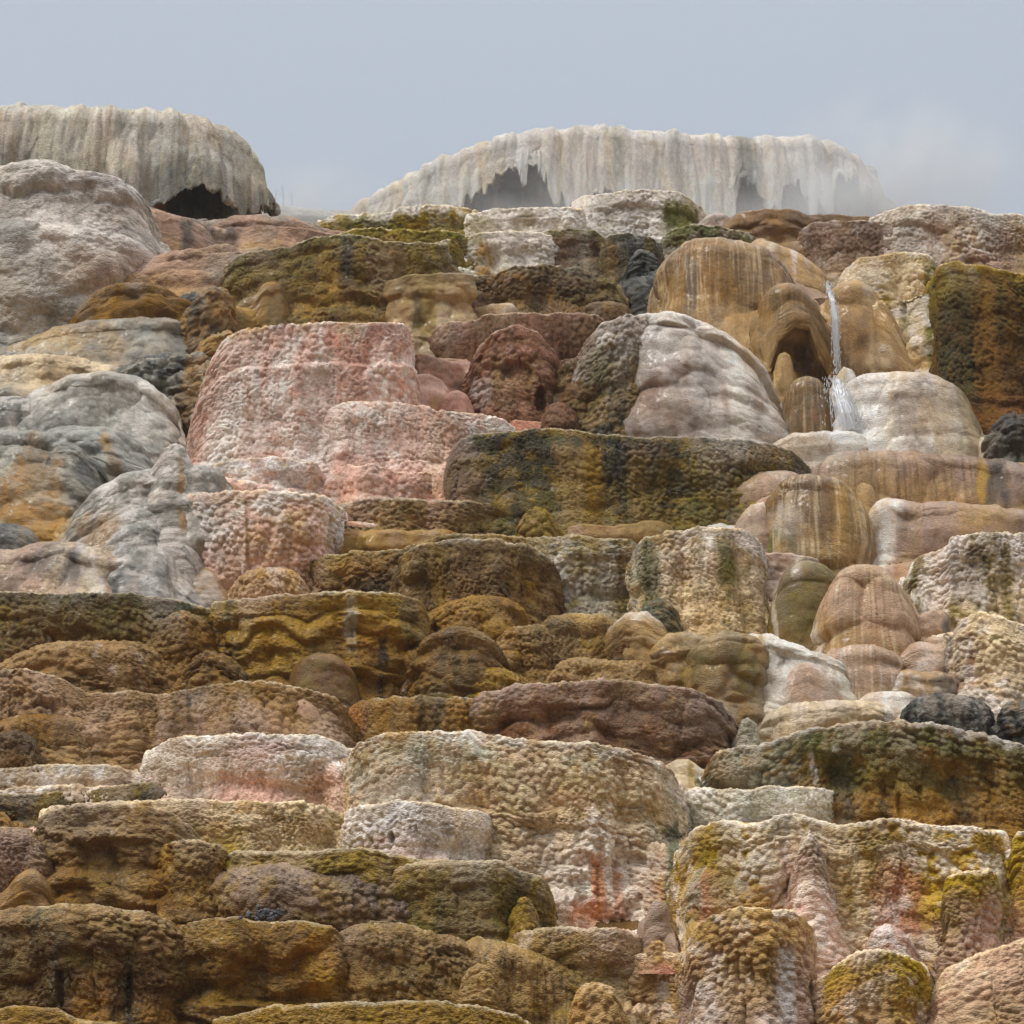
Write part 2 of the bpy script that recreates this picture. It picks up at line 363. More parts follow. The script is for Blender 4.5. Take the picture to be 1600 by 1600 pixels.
    for i, (kd, k) in enumerate(rows):
        if kd == 'top':
            s = k * .999; ox = -a; Xi = xc + (X - xc) * s * (1 - a / W); Yi = (D + d + back) + (Y + a - (D + d + back)) * s
            Zi = np.interp(Xi, X, zr) if 0 else zr * s + (1 - s) * np.mean(zr) + tip * (1 - s)
            G[i] = np.stack([Xi, Yi, Zi], -1); DR[i] = 0
        elif kd == 'rim':
            off = -a * (1 - math.sin(k)); dz = b * (1 - math.cos(k))
            G[i] = np.stack([xc + (X + nx * off - xc), Y - off * -ny, zr - dz], -1); G[i, :, 1] = Y + ny * off; DR[i] = a * k
        elif kd == 'face':
            off = float(np.interp(k, pk, pv)); sx = 1 - taper * k ** 1.2
            z = zr - b + (zf - zr + b) * k
            G[i] = np.stack([xc + (X - xc) * sx + nx * off, Y + ny * off + (Y - D) * 0, z], -1)
            VF[i] = k; DR[i] = a * 1.57 + (zr - b - z)
        else:
            off = float(pv[-1]) - .35 * k; sx = 1 - taper
            G[i] = np.stack([xc + (X - xc) * sx + nx * off, Y + ny * off, zf + .5 * k], -1); VF[i] = 1; DR[i] = 3
    if mode == 'base': return G
    if mode == 'final': G = fuse(G, mask=(np.arange(len(rows)) >= NT)[:, None] * 1.0)
    # surface coordinates in metres
    seg = np.sqrt((np.diff(G, axis=0) ** 2).sum(-1)); v = np.concatenate([[0], np.cumsum(seg.mean(1))])
    itop = NT + nr - 1
    v = v - v[itop]
    U = np.broadcast_to(u, (len(rows), K)) + seed * .37; V = np.broadcast_to(v[:, None], (len(rows), K)) + 50
    U = U.copy(); V = V.copy(); U[:NT] = G[:NT, :, 0] - xc + u[-1] / 2 + seed * .37; V[:NT] = 50 + v[NT] - (G[:NT, :, 1] - G[NT, :, 1]) 
    du = np.gradient(G, axis=1); dv = np.gradient(G, axis=0)
    N = np.cross(du, dv); N /= np.linalg.norm(N, axis=-1, keepdims=True) + 1e-9
    mid = N[itop + (len(rows) - itop) // 3, K // 2]
    if mid[1] > 0: N = -N
    PX, PY = proj(G[..., 0], G[..., 1], G[..., 2])
    # nested pillows, warped so that they do not repeat
    wu = (fbm(U * 1.3, V * 1.3, seed + 1, 3) - .5); wv = (fbm(U * 1.3, V * 1.3, seed + 2, 3) - .5)
    szf = float(np.clip(min(2 * W, mh * 1.6) / 2.6, .3, 1)); disp = np.zeros(U.shape); rimf = np.where(DR <= 0, .12, .25 + .75 * sst(0, .7, DR)); idc = None; crest = None
    for q, (su, sv, am) in enumerate(S['c']):
        if q < 2: am = am * lobes * szf * (1.35 if S['m'] in ('crust', 'algae') else 1); su, sv = su * (.35 + .65 * szf), sv * (.35 + .65 * szf)
        wa = .5 * su; c_, i_ = cells((U + wu * wa) / su, (V + wv * wa) / sv, seed + 200 + q * 11, *( (1, 1) if sty in ('drip',) else (.75, 1.45)), soft=(7 if q < 2 and sty not in ('rock', 'drip', 'streak', 'fringe') else 0))
        if q == 2 and S['m'] in ('algae', 'crust'):
            c2, i2 = cells((U + wu * .3) / su * 1.75, (V + wv * .3) / sv * 1.6, seed + 700, .75, 1.45); mk = sst(.44, .56, fbm(U * .8, V * .8, seed + 710, 3))
            c_ = c_ * (1 - mk) + (.55 + (c2 - .55) * .62) * mk; i_ = i_ * (1 - mk) + i2 * mk
        mod = 1 if q == 0 else .35 + 1.3 * fbm(U * .9 + q * 9, V * 1.1, seed + 300 + q, 3)
        disp += (c_ - .55) * am * mod * (.7 + .6 * i_) * (rimf if q < 2 else 1)
        if su < .5 and crest is None or q == len(S['c']) - 1 and crest is None: crest = c_; idc = i_
    if cols:          # drapery: hanging columns side by side
        ccol, icol = cells((U + wu * .35 + .12 * fbm(V * 1.1, V * 0, seed + 11, 2)) / .62, V / 3.4, seed + 410, 1, 1, soft=0)
        disp += (ccol - .6) * cols * (.4 + .9 * icol) * sst(.05, .7, DR) * (.5 + fbm(U * .8, V * .8, seed + 412, 2))
    fs, fa = S['flute']
    disp += (fbm((U + wu * .15) / fs, V * .35, seed + 400, 3) - .5) * 2 * fa * rimf
    disp += (fbm(U * 5, V * 5, seed + 500, 3) - .5) * 2 * S['n']
    disp *= np.where(DR <= 0, .75, .7 + .3 * sst(0, .4, DR))
    for (px, py, ex, ey, dep) in dents:
        dd = np.sqrt(((PX - px) / ex) ** 2 + ((PY - py) / ey) ** 2) + (fbm(U * 6, V * 4, seed + 600, 4) - .5) * 1.3
        disp -= dep * (1 - sst(.7, 1.08, dd)) * (DR > 0)
    Gb = G; G = G + N * disp[..., None]
    DC = DR.copy(); DC[:NT] = (1 - np.linspace(0, 1, NT + 1)[:-1] ** .6)[:, None] * d
    col = colour(pal, U, V, VF, DC, PX, PY, seed, idc, crest, np.where(np.arange(len(rows)) < NT, 5.5, .55)[:, None]) * MFAC[S['m']]
    root = np.array([xc, D, float(np.mean(zf))])
    G = G - root
    me = build(0, G, col, name, MAT[S['m']])
    if mode == 'final': BLEED.append((me, Gb.reshape(-1, 3).astype(np.float32), col.reshape(-1, 3).astype(np.float32)))
    if parent is None and name is not None:
        pass
    o = bpy.data.objects.new(name, me); C.objects.link(o)
    if parent is not None:
        o.parent = parent; o.location = Vector(root) - parent.location
    else:
        o.location = root; o['label'] = label; o['category'] = cat
        if group: o['group'] = group
    return o
G_T, G_D, G_M, G_L = 'stepped travertine terraces', 'rounded flowstone domes', 'smooth grey mounds on the left slope', 'mineral lumps between the terraces'
def T(label, rim, foot, pal, sty='crust', **k):
    if 'd' in k and k['d'] < 2.5: k['d'] = .35 + .45 * k['d']
    if 'wet' not in sty and sty not in ('smooth', 'streak'):
        pal = pal + ' | rim cream .7 .045'; k.setdefault('lobes', .55); k.setdefault('cols', .10)
    return terrace('travertine_terrace', 'rock terrace', label, rim, foot, pal, sty, group=G_T, **k)
def Dm(label, rim, foot, pal, sty='wet', **k):
    k.setdefault('n', 2.6); k.setdefault('sq', 1.15); k.setdefault('taper', -.10); k.setdefault('smooth', .05); k.setdefault('wob', .35); k.setdefault('a', .35); k.setdefault('b', .40); k.setdefault('prof', [(0, 0), (.3, .10), (.7, .14), (1, .2)])
    return terrace('flowstone_dome', 'rock dome', label, rim, foot, pal, sty, group=G_D, **k)
def Mo(label, rim, foot, pal, sty='grey', **k):
    k.setdefault('n', 2.2); k.setdefault('sq', 1.35); k.setdefault('smooth', .05); k.setdefault('wob', .35); k.setdefault('a', .7); k.setdefault('b', .45); k.setdefault('prof', [(0, 0), (1, .9)])
    return terrace('rock_mound', 'rock mound', label, rim, foot, pal, sty, group=G_M, **k)
def Lu(label, rim, foot, pal, sty='bubbly', **k):
    k.setdefault('n', 2.4); k.setdefault('sq', 1.2); k.setdefault('taper', -.14); k.setdefault('smooth', .05); k.setdefault('wob', .35); k.setdefault('a', .22); k.setdefault('b', .22); k.setdefault('prof', [(0, 0), (.3, .06), (1, .12)]); k.setdefault('dy', -.25)
    return terrace('mineral_lump', 'rock lump', label, rim, foot, pal, sty, group=G_L, **k)

# ------------------------------------------------------------------ setting: hillside behind the ledges, ground below
def hillside():
    xs = np.arange(-700, 2301, 4.0); ys = np.concatenate([np.arange(1900, 352, -3.5)])
    PXg, PYg = np.meshgrid(xs, ys)
    skyl = np.interp(PXg, [-700, 0, 250, 500, 900, 1150, 1400, 2300], [400, 420, 350, 352, 372, 372, 372, 385])
    PYg = np.maximum(PYg, skyl)
    Y = hillY(PYg) + .8
    X, Y, Z = at(PXg, PYg, Y)
    back = []
    for k in (1.5, 6, 20, 60): back.append(np.stack([X[-1] * (1 + k * .01), Y[-1] + k, Z[-1] - k * .12 - .25], -1))
    G = np.concatenate([np.stack([X, Y, Z], -1), np.array(back)])
    G = G[:, :]
    U, V = G[..., 0], -G[..., 2] * .9 + G[..., 1] * .9 + 20
    nb = 4; G[:-nb] = fuse(G[:-nb], k=.5, m=.5)
    disp = 0
    for q, (su, sv, am) in enumerate([(1.6, 1.0, .10), (.6, .45, .06), (.15, .13, .035)]):
        c_, i_ = cells(U / su, V / sv, 40 + q, .75, 1.4); disp = disp + (c_ - .5) * am
        if q == 1: cr, ic = c_, i_
    G[:, :, 1] -= disp * .8; G[:, :, 2] += disp * .3
    col = colour('brown ochre brown | blotch dkolive .4 | patchy ochre .4', U, V, np.clip((V - 50) / 25, 0, 1), U * 0 + 1, U * 0, V * 0, 5, ic, cr, 5.5) * FACTOR
    me = build(0, G, col, 'hillside', MAT['algae'])
    o = bpy.data.objects.new('hillside', me); C.objects.link(o); o['kind'] = 'structure'
    g = np.zeros((2, 2, 3)); zb = float(at(800, 1900, hillY(1900) + 1.5)[2])
    g[0, 0] = (-900, -200, zb + .2); g[0, 1] = (900, -200, zb + .2); g[1, 0] = (-900, 900, zb + .2); g[1, 1] = (900, 900, zb + .2)
    m = MAT['haze']
    me = build(0, g, np.ones((2, 2, 3)) * LIN['brown'] * .7, 'ground', m)
    o = bpy.data.objects.new('ground', me); C.objects.link(o); o['kind'] = 'structure'

# ------------------------------------------------------------------ overhanging domes on the crest
def crest_dome(label, cap, mound, capkw, stemkw):
    root = bpy.data.objects.new('overhanging_dome', None); C.objects.link(root)
    X, Y, Z = at(*mound); root.location = (float(X), float(Y), float(Z))
    bpy.context.view_layer.update()
    root['label'] = label; root['category'] = 'rock dome'; root['group'] = 'overhanging domes on the crest'
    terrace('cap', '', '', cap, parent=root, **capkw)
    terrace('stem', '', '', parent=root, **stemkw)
    return root
crest_dome('pale grey round dome at upper left with a hanging curtain and dark hollow under it',
    [(-130, 160), (-40, 151), (20, 150), (100, 151), (200, 153), (260, 157), (310, 166), (350, 184), (385, 207), (403, 235), (411, 275)],
    (150, 335, 62.5),
    dict(foot=300, pal='pgrey grey | streak white .35 | fine tan .25 | blotch gwhite .4', sty='drip', D=62.0, d=3.2, a=1.0, b=.75, n=2.3,
         footpoly=[(-130, 300), (0, 305), (120, 310), (180, 318), (225, 326), (245, 322), (268, 302), (300, 294), (325, 296), (345, 318), (385, 327), (411, 322)],
         wob=.35, teeth=(.42, .62), prof=[(0, 0), (.5, .18), (1, .22)], emb=0),
    dict(rim=[(-110, 230), (0, 220), (380, 230), (396, 250)], foot=340, pal='dkgrey grey | streak grey .4 | run black 300 60 280 345 | run orange 235 16 300 345', sty='streak', D=63.4, d=2.4, a=.3))  # stem coloured dark and black: shade of the hollow painted in
crest_dome('long white dome on the skyline with dripping edge and dark gaps below',
    [(430, 372), (492, 338), (530, 318), (560, 295), (600, 275), (640, 258), (680, 236), (730, 215), (780, 200), (850, 188), (920, 180), (960, 183), (1010, 192), (1060, 192),
     (1120, 197), (1180, 200), (1240, 198), (1290, 200), (1330, 210), (1362, 226), (1386, 255), (1400, 290), (1405, 330)],
    (950, 345, 76.0),
    dict(foot=320, pal='white wash | streak cream .5 | run white 900 30 180 320 | run pgrey 1060 14 195 330 | run grey 1165 16 200 330 | streak gwhite .3', sty='drip', D=75.0, d=4.0, a=1.1, b=.75, n=2.4,
         footpoly=[(430, 384), (492, 364), (600, 350), (680, 335), (710, 326), (740, 305), (770, 268), (850, 264), (880, 300), (905, 326), (930, 290), (955, 290), (980, 330), (1040, 345), (1100, 348), (1150, 335), (1168, 270),
                   (1190, 290), (1205, 330), (1232, 290), (1255, 280), (1280, 310), (1310, 275), (1345, 268), (1370, 300), (1405, 325)],
         wob=.35, teeth=(.85, .50), prof=[(0, 0), (.5, .16), (1, .18)], emb=0),
    dict(rim=[(560, 330), (660, 285), (760, 240), (900, 215), (1300, 225), (1375, 260)], foot=352, pal='dkgrey grey mauve | streak dkgrey .4 | streak cream .25 | at cream 1090 290 50 50 .9', sty='streak', D=76.2, d=3.6, a=.3, b=.2))  # dark grey stem paints in the shade of the gaps below the cap
rg = T('distant pale low ridge showing between the two crest domes', [(330, 330), (400, 314), (440, 314), (480, 319), (560, 330)], 345, 'pgrey tan', 'smooth', dy=12, a=1.0, b=.3)

# ------------------------------------------------------------------ upper left slope
Mo('large pale grey slope under the round left dome', [(-130, 262), (-40, 252), (20, 249), (60, 245), (100, 254), (140, 268), (180, 280), (212, 312), (235, 345), (252, 375)], 505,
   'white pgrey | blotch grey .4 | at peach 180 420 70 40 .45 | blotch mauve .2', 'smooth', dy=-.4, d=2.4, a=.7, b=.3, taper=.22, prof=[(0, 0), (.35, .5), (.7, .6), (1, .4)], n=2.2)
Mo('ochre stained brown slope just beneath the dark hollow of the left dome', [(215, 350), (245, 340), (285, 338), (300, 342), (330, 370), (345, 400)], 425, 'mauve tan | run dkgrey 290 12 340 400 | blotch grey .4', 'smooth', d=1.5)
Mo('mauve brown hazy shelf running right from the round left dome', [(280, 345), (330, 333), (400, 329), (460, 334), (505, 346), (560, 360)], 400, 'mauve tan | blotch grey .5 | run dkgrey 360 10 350 390 | run dkgrey 325 8 345 390', 'smooth', d=1.2)
Mo('tan and orange smooth slope above the dark crumbly rock', [(98, 492), (130, 440), (200, 408), (300, 388), (370, 378), (420, 384), (450, 400)], 500, 'mauve tan | blotch tan .4 | at ochre 190 440 60 14 .4 | at grey 350 420 30 25 .7 | blotch grey .3', 'smooth', d=1.2, dy=-.1, a=.8, b=.3)
Mo('brown overlap lobe at the foot of the orange slope', [(96, 505), (125, 460), (180, 435), (250, 440), (300, 470)], 520, 'brown tan | blotch ochre .4', 'smooth', d=1.0, dy=-1.0)
Mo('small dark grey rounded rock above the dark mound', [(205, 486), (240, 464), (290, 452), (330, 450), (345, 470)], 520, 'dkgrey grey | patchy black .3', 'rock', d=.8, dy=-.2)
Mo('dark grey low mound with a tan left shoulder', [(-20, 540), (30, 522), (90, 500), (150, 494), (220, 486), (270, 493), (300, 510), (322, 540)], 562, 'grey dkgrey | blotch tan .3 | at tan 70 530 70 25 .9 | patchy gwhite .15', 'grey', dy=-.5)
terrace('crusty_boulder', 'boulder', 'brown crusty crumbly boulder against the olive wall on the left', [(284, 478), (300, 452), (330, 443), (358, 450), (368, 480), (366, 520)], 560,
   'tan dkolive | patchy black .5 | patchy ochre .5 | at black 300 470 20 30 .6', 'rock', dy=-.6, d=.9, a=.3, b=.3, n=2)
terrace('crusty_boulder', 'boulder', 'dark crusty rock face beside the left edge of the pink terrace', [(175, 572), (210, 552), (260, 548), (300, 550), (335, 545), (345, 580)], 655,
   'dkgrey brown | patchy black .4 | patchy gwhite .35 | at ochre 312 600 30 50 .8', 'rock', dy=-.2, d=1.0, a=.3, b=.3, n=2)
terrace('crusty_boulder', 'boulder', 'ochre rough rock wedge under the crumbly boulder by the pink terrace', [(290, 560), (305, 535), (330, 520), (362, 512), (372, 540)], 640,
   'ochre brown | patchy black .4 | patchy gold .4', 'rock', dy=-.2, d=.7, a=.2, b=.2, n=2)
Mo('tan grey mound at the left edge below the dark mound', [(-60, 556), (20, 543), (80, 546), (140, 556), (195, 575), (215, 600)], 640, 'cream grey | blotch tan .5 | patchy dkgrey .2', 'grey')
Mo('big speckled grey mound left of the pink terrace', [(45, 612), (70, 598), (110, 580), (165, 571), (215, 588), (250, 615), (280, 645), (300, 690)], 712, 'pgrey grey dkgrey | blotch cream .2 | patchy white .3 | crest white .25', 'grey', a=.6)
Mo('small dark grey mound at the left edge with white crust', [(-60, 620), (10, 612), (50, 620), (85, 640), (110, 668)], 690, 'dkgrey grey | crest white .5 | patchy white .4', 'grey', dy=-.3)
Mo('wide dark grey mound behind the ochre striped one', [(40, 680), (70, 664), (120, 658), (170, 668), (215, 690), (245, 706), (256, 730)], 770, 'grey dkgrey | patchy gwhite .3 | run ochre 165 10 680 740 180', 'grey')
Mo('ochre and grey bulging mound at the left edge', [(-80, 680), (-20, 668), (30, 666), (80, 672), (130, 695), (165, 730), (185, 775)], 842, 'grey sand gold | at ochre 55 780 48 90 .85 | run dkgrey 140 36 680 830 | patchy gwhite .25', 'grey', d=2.2, n=2.1)
Mo('slanting grey lobe veined with white leading down from the pink terrace', [(70, 850), (120, 800), (155, 766), (190, 740), (240, 724), (300, 720), (350, 735)], 905, 'grey sand | patchy white .4 | streak white .35 | at ochre 165 830 40 30 .6 | run white 215 12 750 900 180', 'grey', dy=-.3)
Lu('oval dark grey nub ringed by white veins', [(212, 770), (228, 742), (252, 730), (275, 742), (284, 775)], 806, 'dkgrey grey | patchy white .3 | crest white .25', 'grey', dy=-.6, a=.4, b=.3)
Mo('grey white crusted lobe above the white rill', [(120, 895), (165, 845), (210, 806), (255, 812), (295, 850), (330, 895)], 905, 'grey dkgrey | patchy white .5 | crest white .4', 'grey', dy=-.8)
Mo('darkest small mound at the left edge above the olive ledge', [(-60, 820), (10, 812), (45, 824), (75, 850), (90, 880)], 885, 'dkgrey black | patchy grey .3', 'grey', dy=-.3)
Mo('mauve grey flat mound crossed by white rills at the left', [(-80, 870), (0, 862), (60, 842), (100, 838), (160, 862), (220, 868), (270, 885), (310, 920), (335, 950)], 960,
   'mauve sand | at dkgrey 90 880 60 30 .7 | run white 125 14 840 950 160 | run white 270 12 870 950 305 | run white 190 10 860 930 | streak cream .4', 'grey', d=1.8)
Mo('white veined grey gully floor beside the pink terraces', [(225, 740), (250, 705), (280, 690), (300, 700), (310, 760)], 930, 'grey pgrey | patchy white .7 | at ochre 285 780 8 60 .8', 'grey', dy=.3, d=1.0)

# ------------------------------------------------------------------ upper centre
T('olive ledge with a white frosted rim at the crest, left end', [(495, 345), (512, 335), (560, 333), (606, 331), (620, 321), (680, 319), (720, 322), (748, 330)], 366, 'moss olive | rim white .9 .22 | patchy yolive .5', 'crust', d=1.2)
T('white crusted ledge on the crest right of the olive one', [(728, 334), (760, 327), (800, 325), (840, 323), (880, 322), (912, 326)], 400, 'white gwhite | patchy olive .3 | at olive 825 340 12 16 .8 | at olive 750 350 25 14 .6', 'crust', d=1.0, dy=.2)
T('square white crusted block topping the crest, olive on its right side', [(894, 315), (905, 306), (935, 303), (980, 297), (1035, 295), (1070, 300), (1095, 315), (1113, 332), (1116, 350)], 368, 'white pgrey | at moss 1062 340 34 30 .95 | patchy olive .25 | at olive 898 345 7 14 .9', 'crust', d=1.2)
T('white stepped cascade between the olive walls under the crest', [(688, 400), (712, 384), (745, 362), (800, 358), (850, 362), (880, 372)], 440, 'white gwhite | run ochre 755 18 380 440 | patchy gwhite .4 | at olive 745 372 22 12 .7', 'crust', d=.9)
T('small white step with an ochre stain below the crest cascade', [(712, 412), (735, 392), (762, 386), (800, 385), (830, 388)], 432, 'white pink | at gold 760 410 16 18 .9 | at pink 800 405 14 18 .7', 'crust', d=.7, dy=-.3)
T('olive wall under the frosted crest ledge', [(512, 368), (540, 358), (590, 354), (640, 360), (700, 360), (728, 366), (740, 372)], 452, 'olive brown | rim moss .8 .2 | at mauve 615 410 32 40 .7 | streak yolive .4', 'crust', d=1.3)
T('broad olive and brown wall at upper left of the centre', [(350, 414), (358, 403), (385, 392), (440, 385), (475, 374), (500, 367), (545, 366), (580, 372), (600, 376), (640, 378), (700, 382)], 512,
   'yolive gold ochre | patchy olive .4 | rim moss .8 .2 | streak brown .4 | patchy olive .4 | at mauve 600 420 34 40 .6 | foot tan .4 | run dkolive 540 12 370 440', 'ledge', d=1.2, n=3.2, lobes=.7, dy=-0.5)
T('dark olive inner corner wall beside the white cascade', [(640, 400), (655, 388), (680, 378), (705, 372), (722, 388), (725, 410)], 470, 'olive ochre | run brown 690 14 380 460 | at white 690 380 12 18 .6', 'crust', d=.8)
Lu('ochre twin lump at the left foot of the broad olive wall', [(355, 480), (372, 465), (395, 462), (405, 440), (430, 436), (445, 448), (450, 490)], 520, 'ochre gold | patchy olive .5', 'wetlob', dy=-.5, lobes=.6)
Lu('mauve rounded lump under the broad olive wall', [(568, 480), (580, 458), (605, 440), (632, 452), (640, 480)], 508, 'mauve tan | patchy brown .3', 'wetlob', dy=-.4, lobes=.5)
T('pinkish tan low ledge right above the tall pink terrace', [(478, 515), (492, 490), (520, 474), (565, 472), (600, 482), (650, 482), (668, 500)], 530, 'mauve tan | rim olive .3 .2 | patchy ochre .4', 'wetlob', d=1.0, a=.25, b=.22, lobes=.6)
T('olive and cream flow running down beside the pink terrace', [(600, 440), (640, 428), (690, 424), (740, 428)], 545, 'tan cream | run yolive 668 14 430 540 | run olive 650 8 450 520 | rim olive .5 .3', 'wetlob', d=.8, dy=.15)
T('dark olive brown block right of the white cascade', [(812, 392), (826, 370), (855, 358), (905, 356), (935, 360), (955, 374), (965, 400)], 432, 'brown dkolive | rim moss .7 .2 | at mauve 880 400 50 25 .5 | streak gwhite .25', 'ledge', d=1.2)
T('olive block with black right end beneath the crest block', [(940, 380), (955, 366), (985, 364), (1020, 368), (1034, 380)], 470, 'dkolive black | run black 1000 20 366 480 | at ochre 955 410 12 40 .6 | streak yolive .3', 'ledge', d=.8, dy=.2)
terrace('black_rock', 'boulder', 'black wet rock wedged left of the big brown dome', [(968, 440), (985, 400), (1005, 388), (1030, 395), (1042, 430)], 485, 'black | patchy bluegreen .3', 'rock', dy=-.1, d=.7, a=.2, b=.2)
T('brown ledge with pinkish left end at centre top', [(690, 478), (702, 452), (722, 433), (775, 428), (800, 416), (860, 412), (905, 418), (945, 430), (970, 450)], 502,
   'brown tan | at pink 705 460 26 34 .6 | at dkolive 880 440 50 30 .5 | rim olive .4 .2 | patchy ochre .3', 'ledge', d=1.3)
Lu('round olive brown lump right of the centre top ledge', [(880, 462), (885, 440), (910, 431), (945, 430), (970, 440), (980, 470)], 488, 'olive ochre | patchy brown .4', 'bubbly', dy=-.5)
Lu('brown lump beside the black wet rock', [(900, 492), (915, 475), (955, 466), (985, 475), (1000, 500)], 520, 'brown redbrown | patchy ochre .4', 'bubbly', dy=-.3)
Lu('red brown lump left of the twin one above the rusty ledge', [(692, 500), (705, 482), (730, 472), (765, 473), (780, 495)], 512, 'redbrown pink | patchy tan .3', 'wetlob', dy=-.2)
Lu('tan topped lump above the rusty ledge', [(728, 500), (740, 482), (765, 472), (805, 470), (818, 492)], 510, 'tan redbrown | patchy white .2', 'wetlob', dy=-.4)
T('rusty red brown ledge with hanging drips at upper centre', [(664, 535), (674, 512), (700, 503), (735, 500), (760, 489), (800, 487), (850, 489), (900, 488), (940, 492), (958, 510)], 558,
   'redbrown rust | at mauve 700 520 40 22 .6 | rim pink .5 .12 | streak salmon .3 | at brown 920 520 40 30 .7', 'fringe', d=1.3, prof=[(0, 0), (.3, .08), (1, -.15)])
T('rust orange bulge with a small cavity in the centre', [(724, 590), (740, 548), (768, 520), (805, 508), (840, 516), (868, 545), (886, 590)], 668,
   'rust redbrown | at tan 800 590 34 30 .8 | at white 752 610 16 26 .6 | at dkgrey 792 576 14 10 .5 | crest salmon .4', 'bubbly', d=1.6, dy=-.3, dents=[(808, 582, 30, 18, .16), (846, 626, 8, 20, .3)], prof=[(0, 0), (1, .2)])
Lu('dusty red lump left of the orange bulge', [(638, 585), (655, 562), (690, 556), (730, 558), (745, 585)], 615, 'redbrown pink | patchy salmon .4', 'wetlob', lobes=.6)
Lu('pink smooth lump beside the tall pink terrace', [(620, 640), (640, 602), (670, 588), (700, 598), (715, 640)], 668, 'pink salmon | patchy tan .4', 'wetlob', dy=-.2, lobes=.4)
Lu('brownish pink dome lump in front of the orange bulge', [(672, 650), (688, 620), (712, 606), (735, 618), (750, 655)], 670, 'salmon mauve', 'wetlob', dy=-.5, lobes=.4)
Lu('brown knobbly mass right of the orange bulge', [(858, 600), (868, 574), (900, 556), (935, 545), (960, 560), (975, 600)], 680, 'brown redbrown | patchy olive .4 | at tan 880 590 20 16 .5', 'bubbly', d=1.0)
Lu('dark rust rock between the orange bulge and the olive wall', [(838, 660), (855, 632), (880, 625), (900, 640), (912, 670)], 690, 'rust brown | patchy black .3', 'bubbly', dy=-.2)
T('olive lumpy face at the left of the pinkish white mound', [(886, 610), (895, 570), (915, 530), (945, 502), (985, 490), (1020, 500), (1038, 540)], 690,
   'white olive dkolive olive | patchy tan .5 | rim white .7 .25 | at moss 930 560 26 34 .6 | at tan 990 620 30 50 .5', 'bubbly', d=1.4, dy=-.25, n=2.2)
Dm('large pinkish white lobed mound with white runs, upper right centre', [(960, 520), (975, 494), (1010, 482), (1060, 481), (1095, 497), (1140, 516), (1170, 538), (1200, 570), (1218, 600), (1226, 640)], 700,
   'white mauve pgrey | run wash 1150 26 520 700 1165 | run wash 1205 18 590 710 | blotch cream .3 | patchy white .3 | streak white .35', 'wetlob', d=2.0, a=.5, b=.35, prof=[(0, 0), (.5, .35), (1, .5)])

# ------------------------------------------------------------------ pink terraces
T('tall pink terrace, widest and highest of the pink ones', [(283, 735), (292, 690), (303, 630), (315, 585), (330, 555), (345, 530), (370, 515), (420, 507), (500, 502), (560, 503), (610, 501), (640, 506), (644, 540)], 745,
   'pink white pink | rim white .6 .15 | blotch salmon .5 | streak salmon .45 | patchy white .45 | cell white .25', 'rosy', d=2.0, n=2.6, prof=[(0, 0), (.2, .05), (.22, .14), (.5, .12), (.8, .3), (1, .6)], wob=.6)
T('inner step on the left shoulder of the tall pink terrace', [(322, 640), (335, 590), (352, 556), (380, 550), (430, 547), (480, 550), (495, 570)], 720, 'pink white | rim white .5 .12 | streak salmon .5 | patchy white .4', 'rosy', d=1.0, wob=.5, dy=-0.5)
Lu('salmon bulge at the right foot of the tall pink terrace', [(570, 625), (585, 595), (610, 580), (640, 590), (660, 640)], 660, 'salmon pink | patchy white .3', 'rosy', dy=.3)
T('pink terrace with arched frosted rim in front of the tall one', [(488, 680), (490, 655), (505, 640), (530, 630), (580, 625), (630, 629), (680, 638), (740, 645), (785, 650), (805, 668)], 722,
   'white pink | rim white .8 .2 | at peach 680 690 50 50 .7 | patchy salmon .35 | streak pink .3', 'rosy', d=1.7, dy=-0.95)
T('red edged strip ledge behind the dark green wall', [(780, 668), (800, 658), (830, 656), (870, 665), (910, 672)], 690, 'salmon redbrown | patchy white .3', 'rosy', d=.6)
T('peach lower step beneath the arched pink terrace', [(505, 770), (508, 740), (530, 728), (580, 725), (620, 735), (680, 738), (715, 750)], 782, 'pink peach | at ochre 690 740 30 40 .6 | patchy salmon .3 | patchy white .3', 'rosy', d=1.2)
T('low pale pink terrace on the left, frosted rim', [(283, 770), (290, 742), (310, 728), (350, 718), (400, 713), (450, 714), (500, 725), (512, 745)], 775, 'white pink | rim white .8 .15 | patchy tan .4 | patchy salmon .3', 'rosy', d=1.2)
T('bowl shaped pale pink terrace tapering to its foot', [(266, 810), (272, 785), (295, 770), (340, 766), (400, 765), (450, 768), (510, 773), (535, 790)], 935,
   'white pink cream | rim white .9 .14 | at ochre 430 840 60 40 .4 | patchy tan .4 | run brown 385 3 780 880 | patchy pink .4', 'rosy', d=1.8, taper=.33, n=2.3, prof=[(0, 0), (.3, .05), (1, -.2)], lobes=.6)

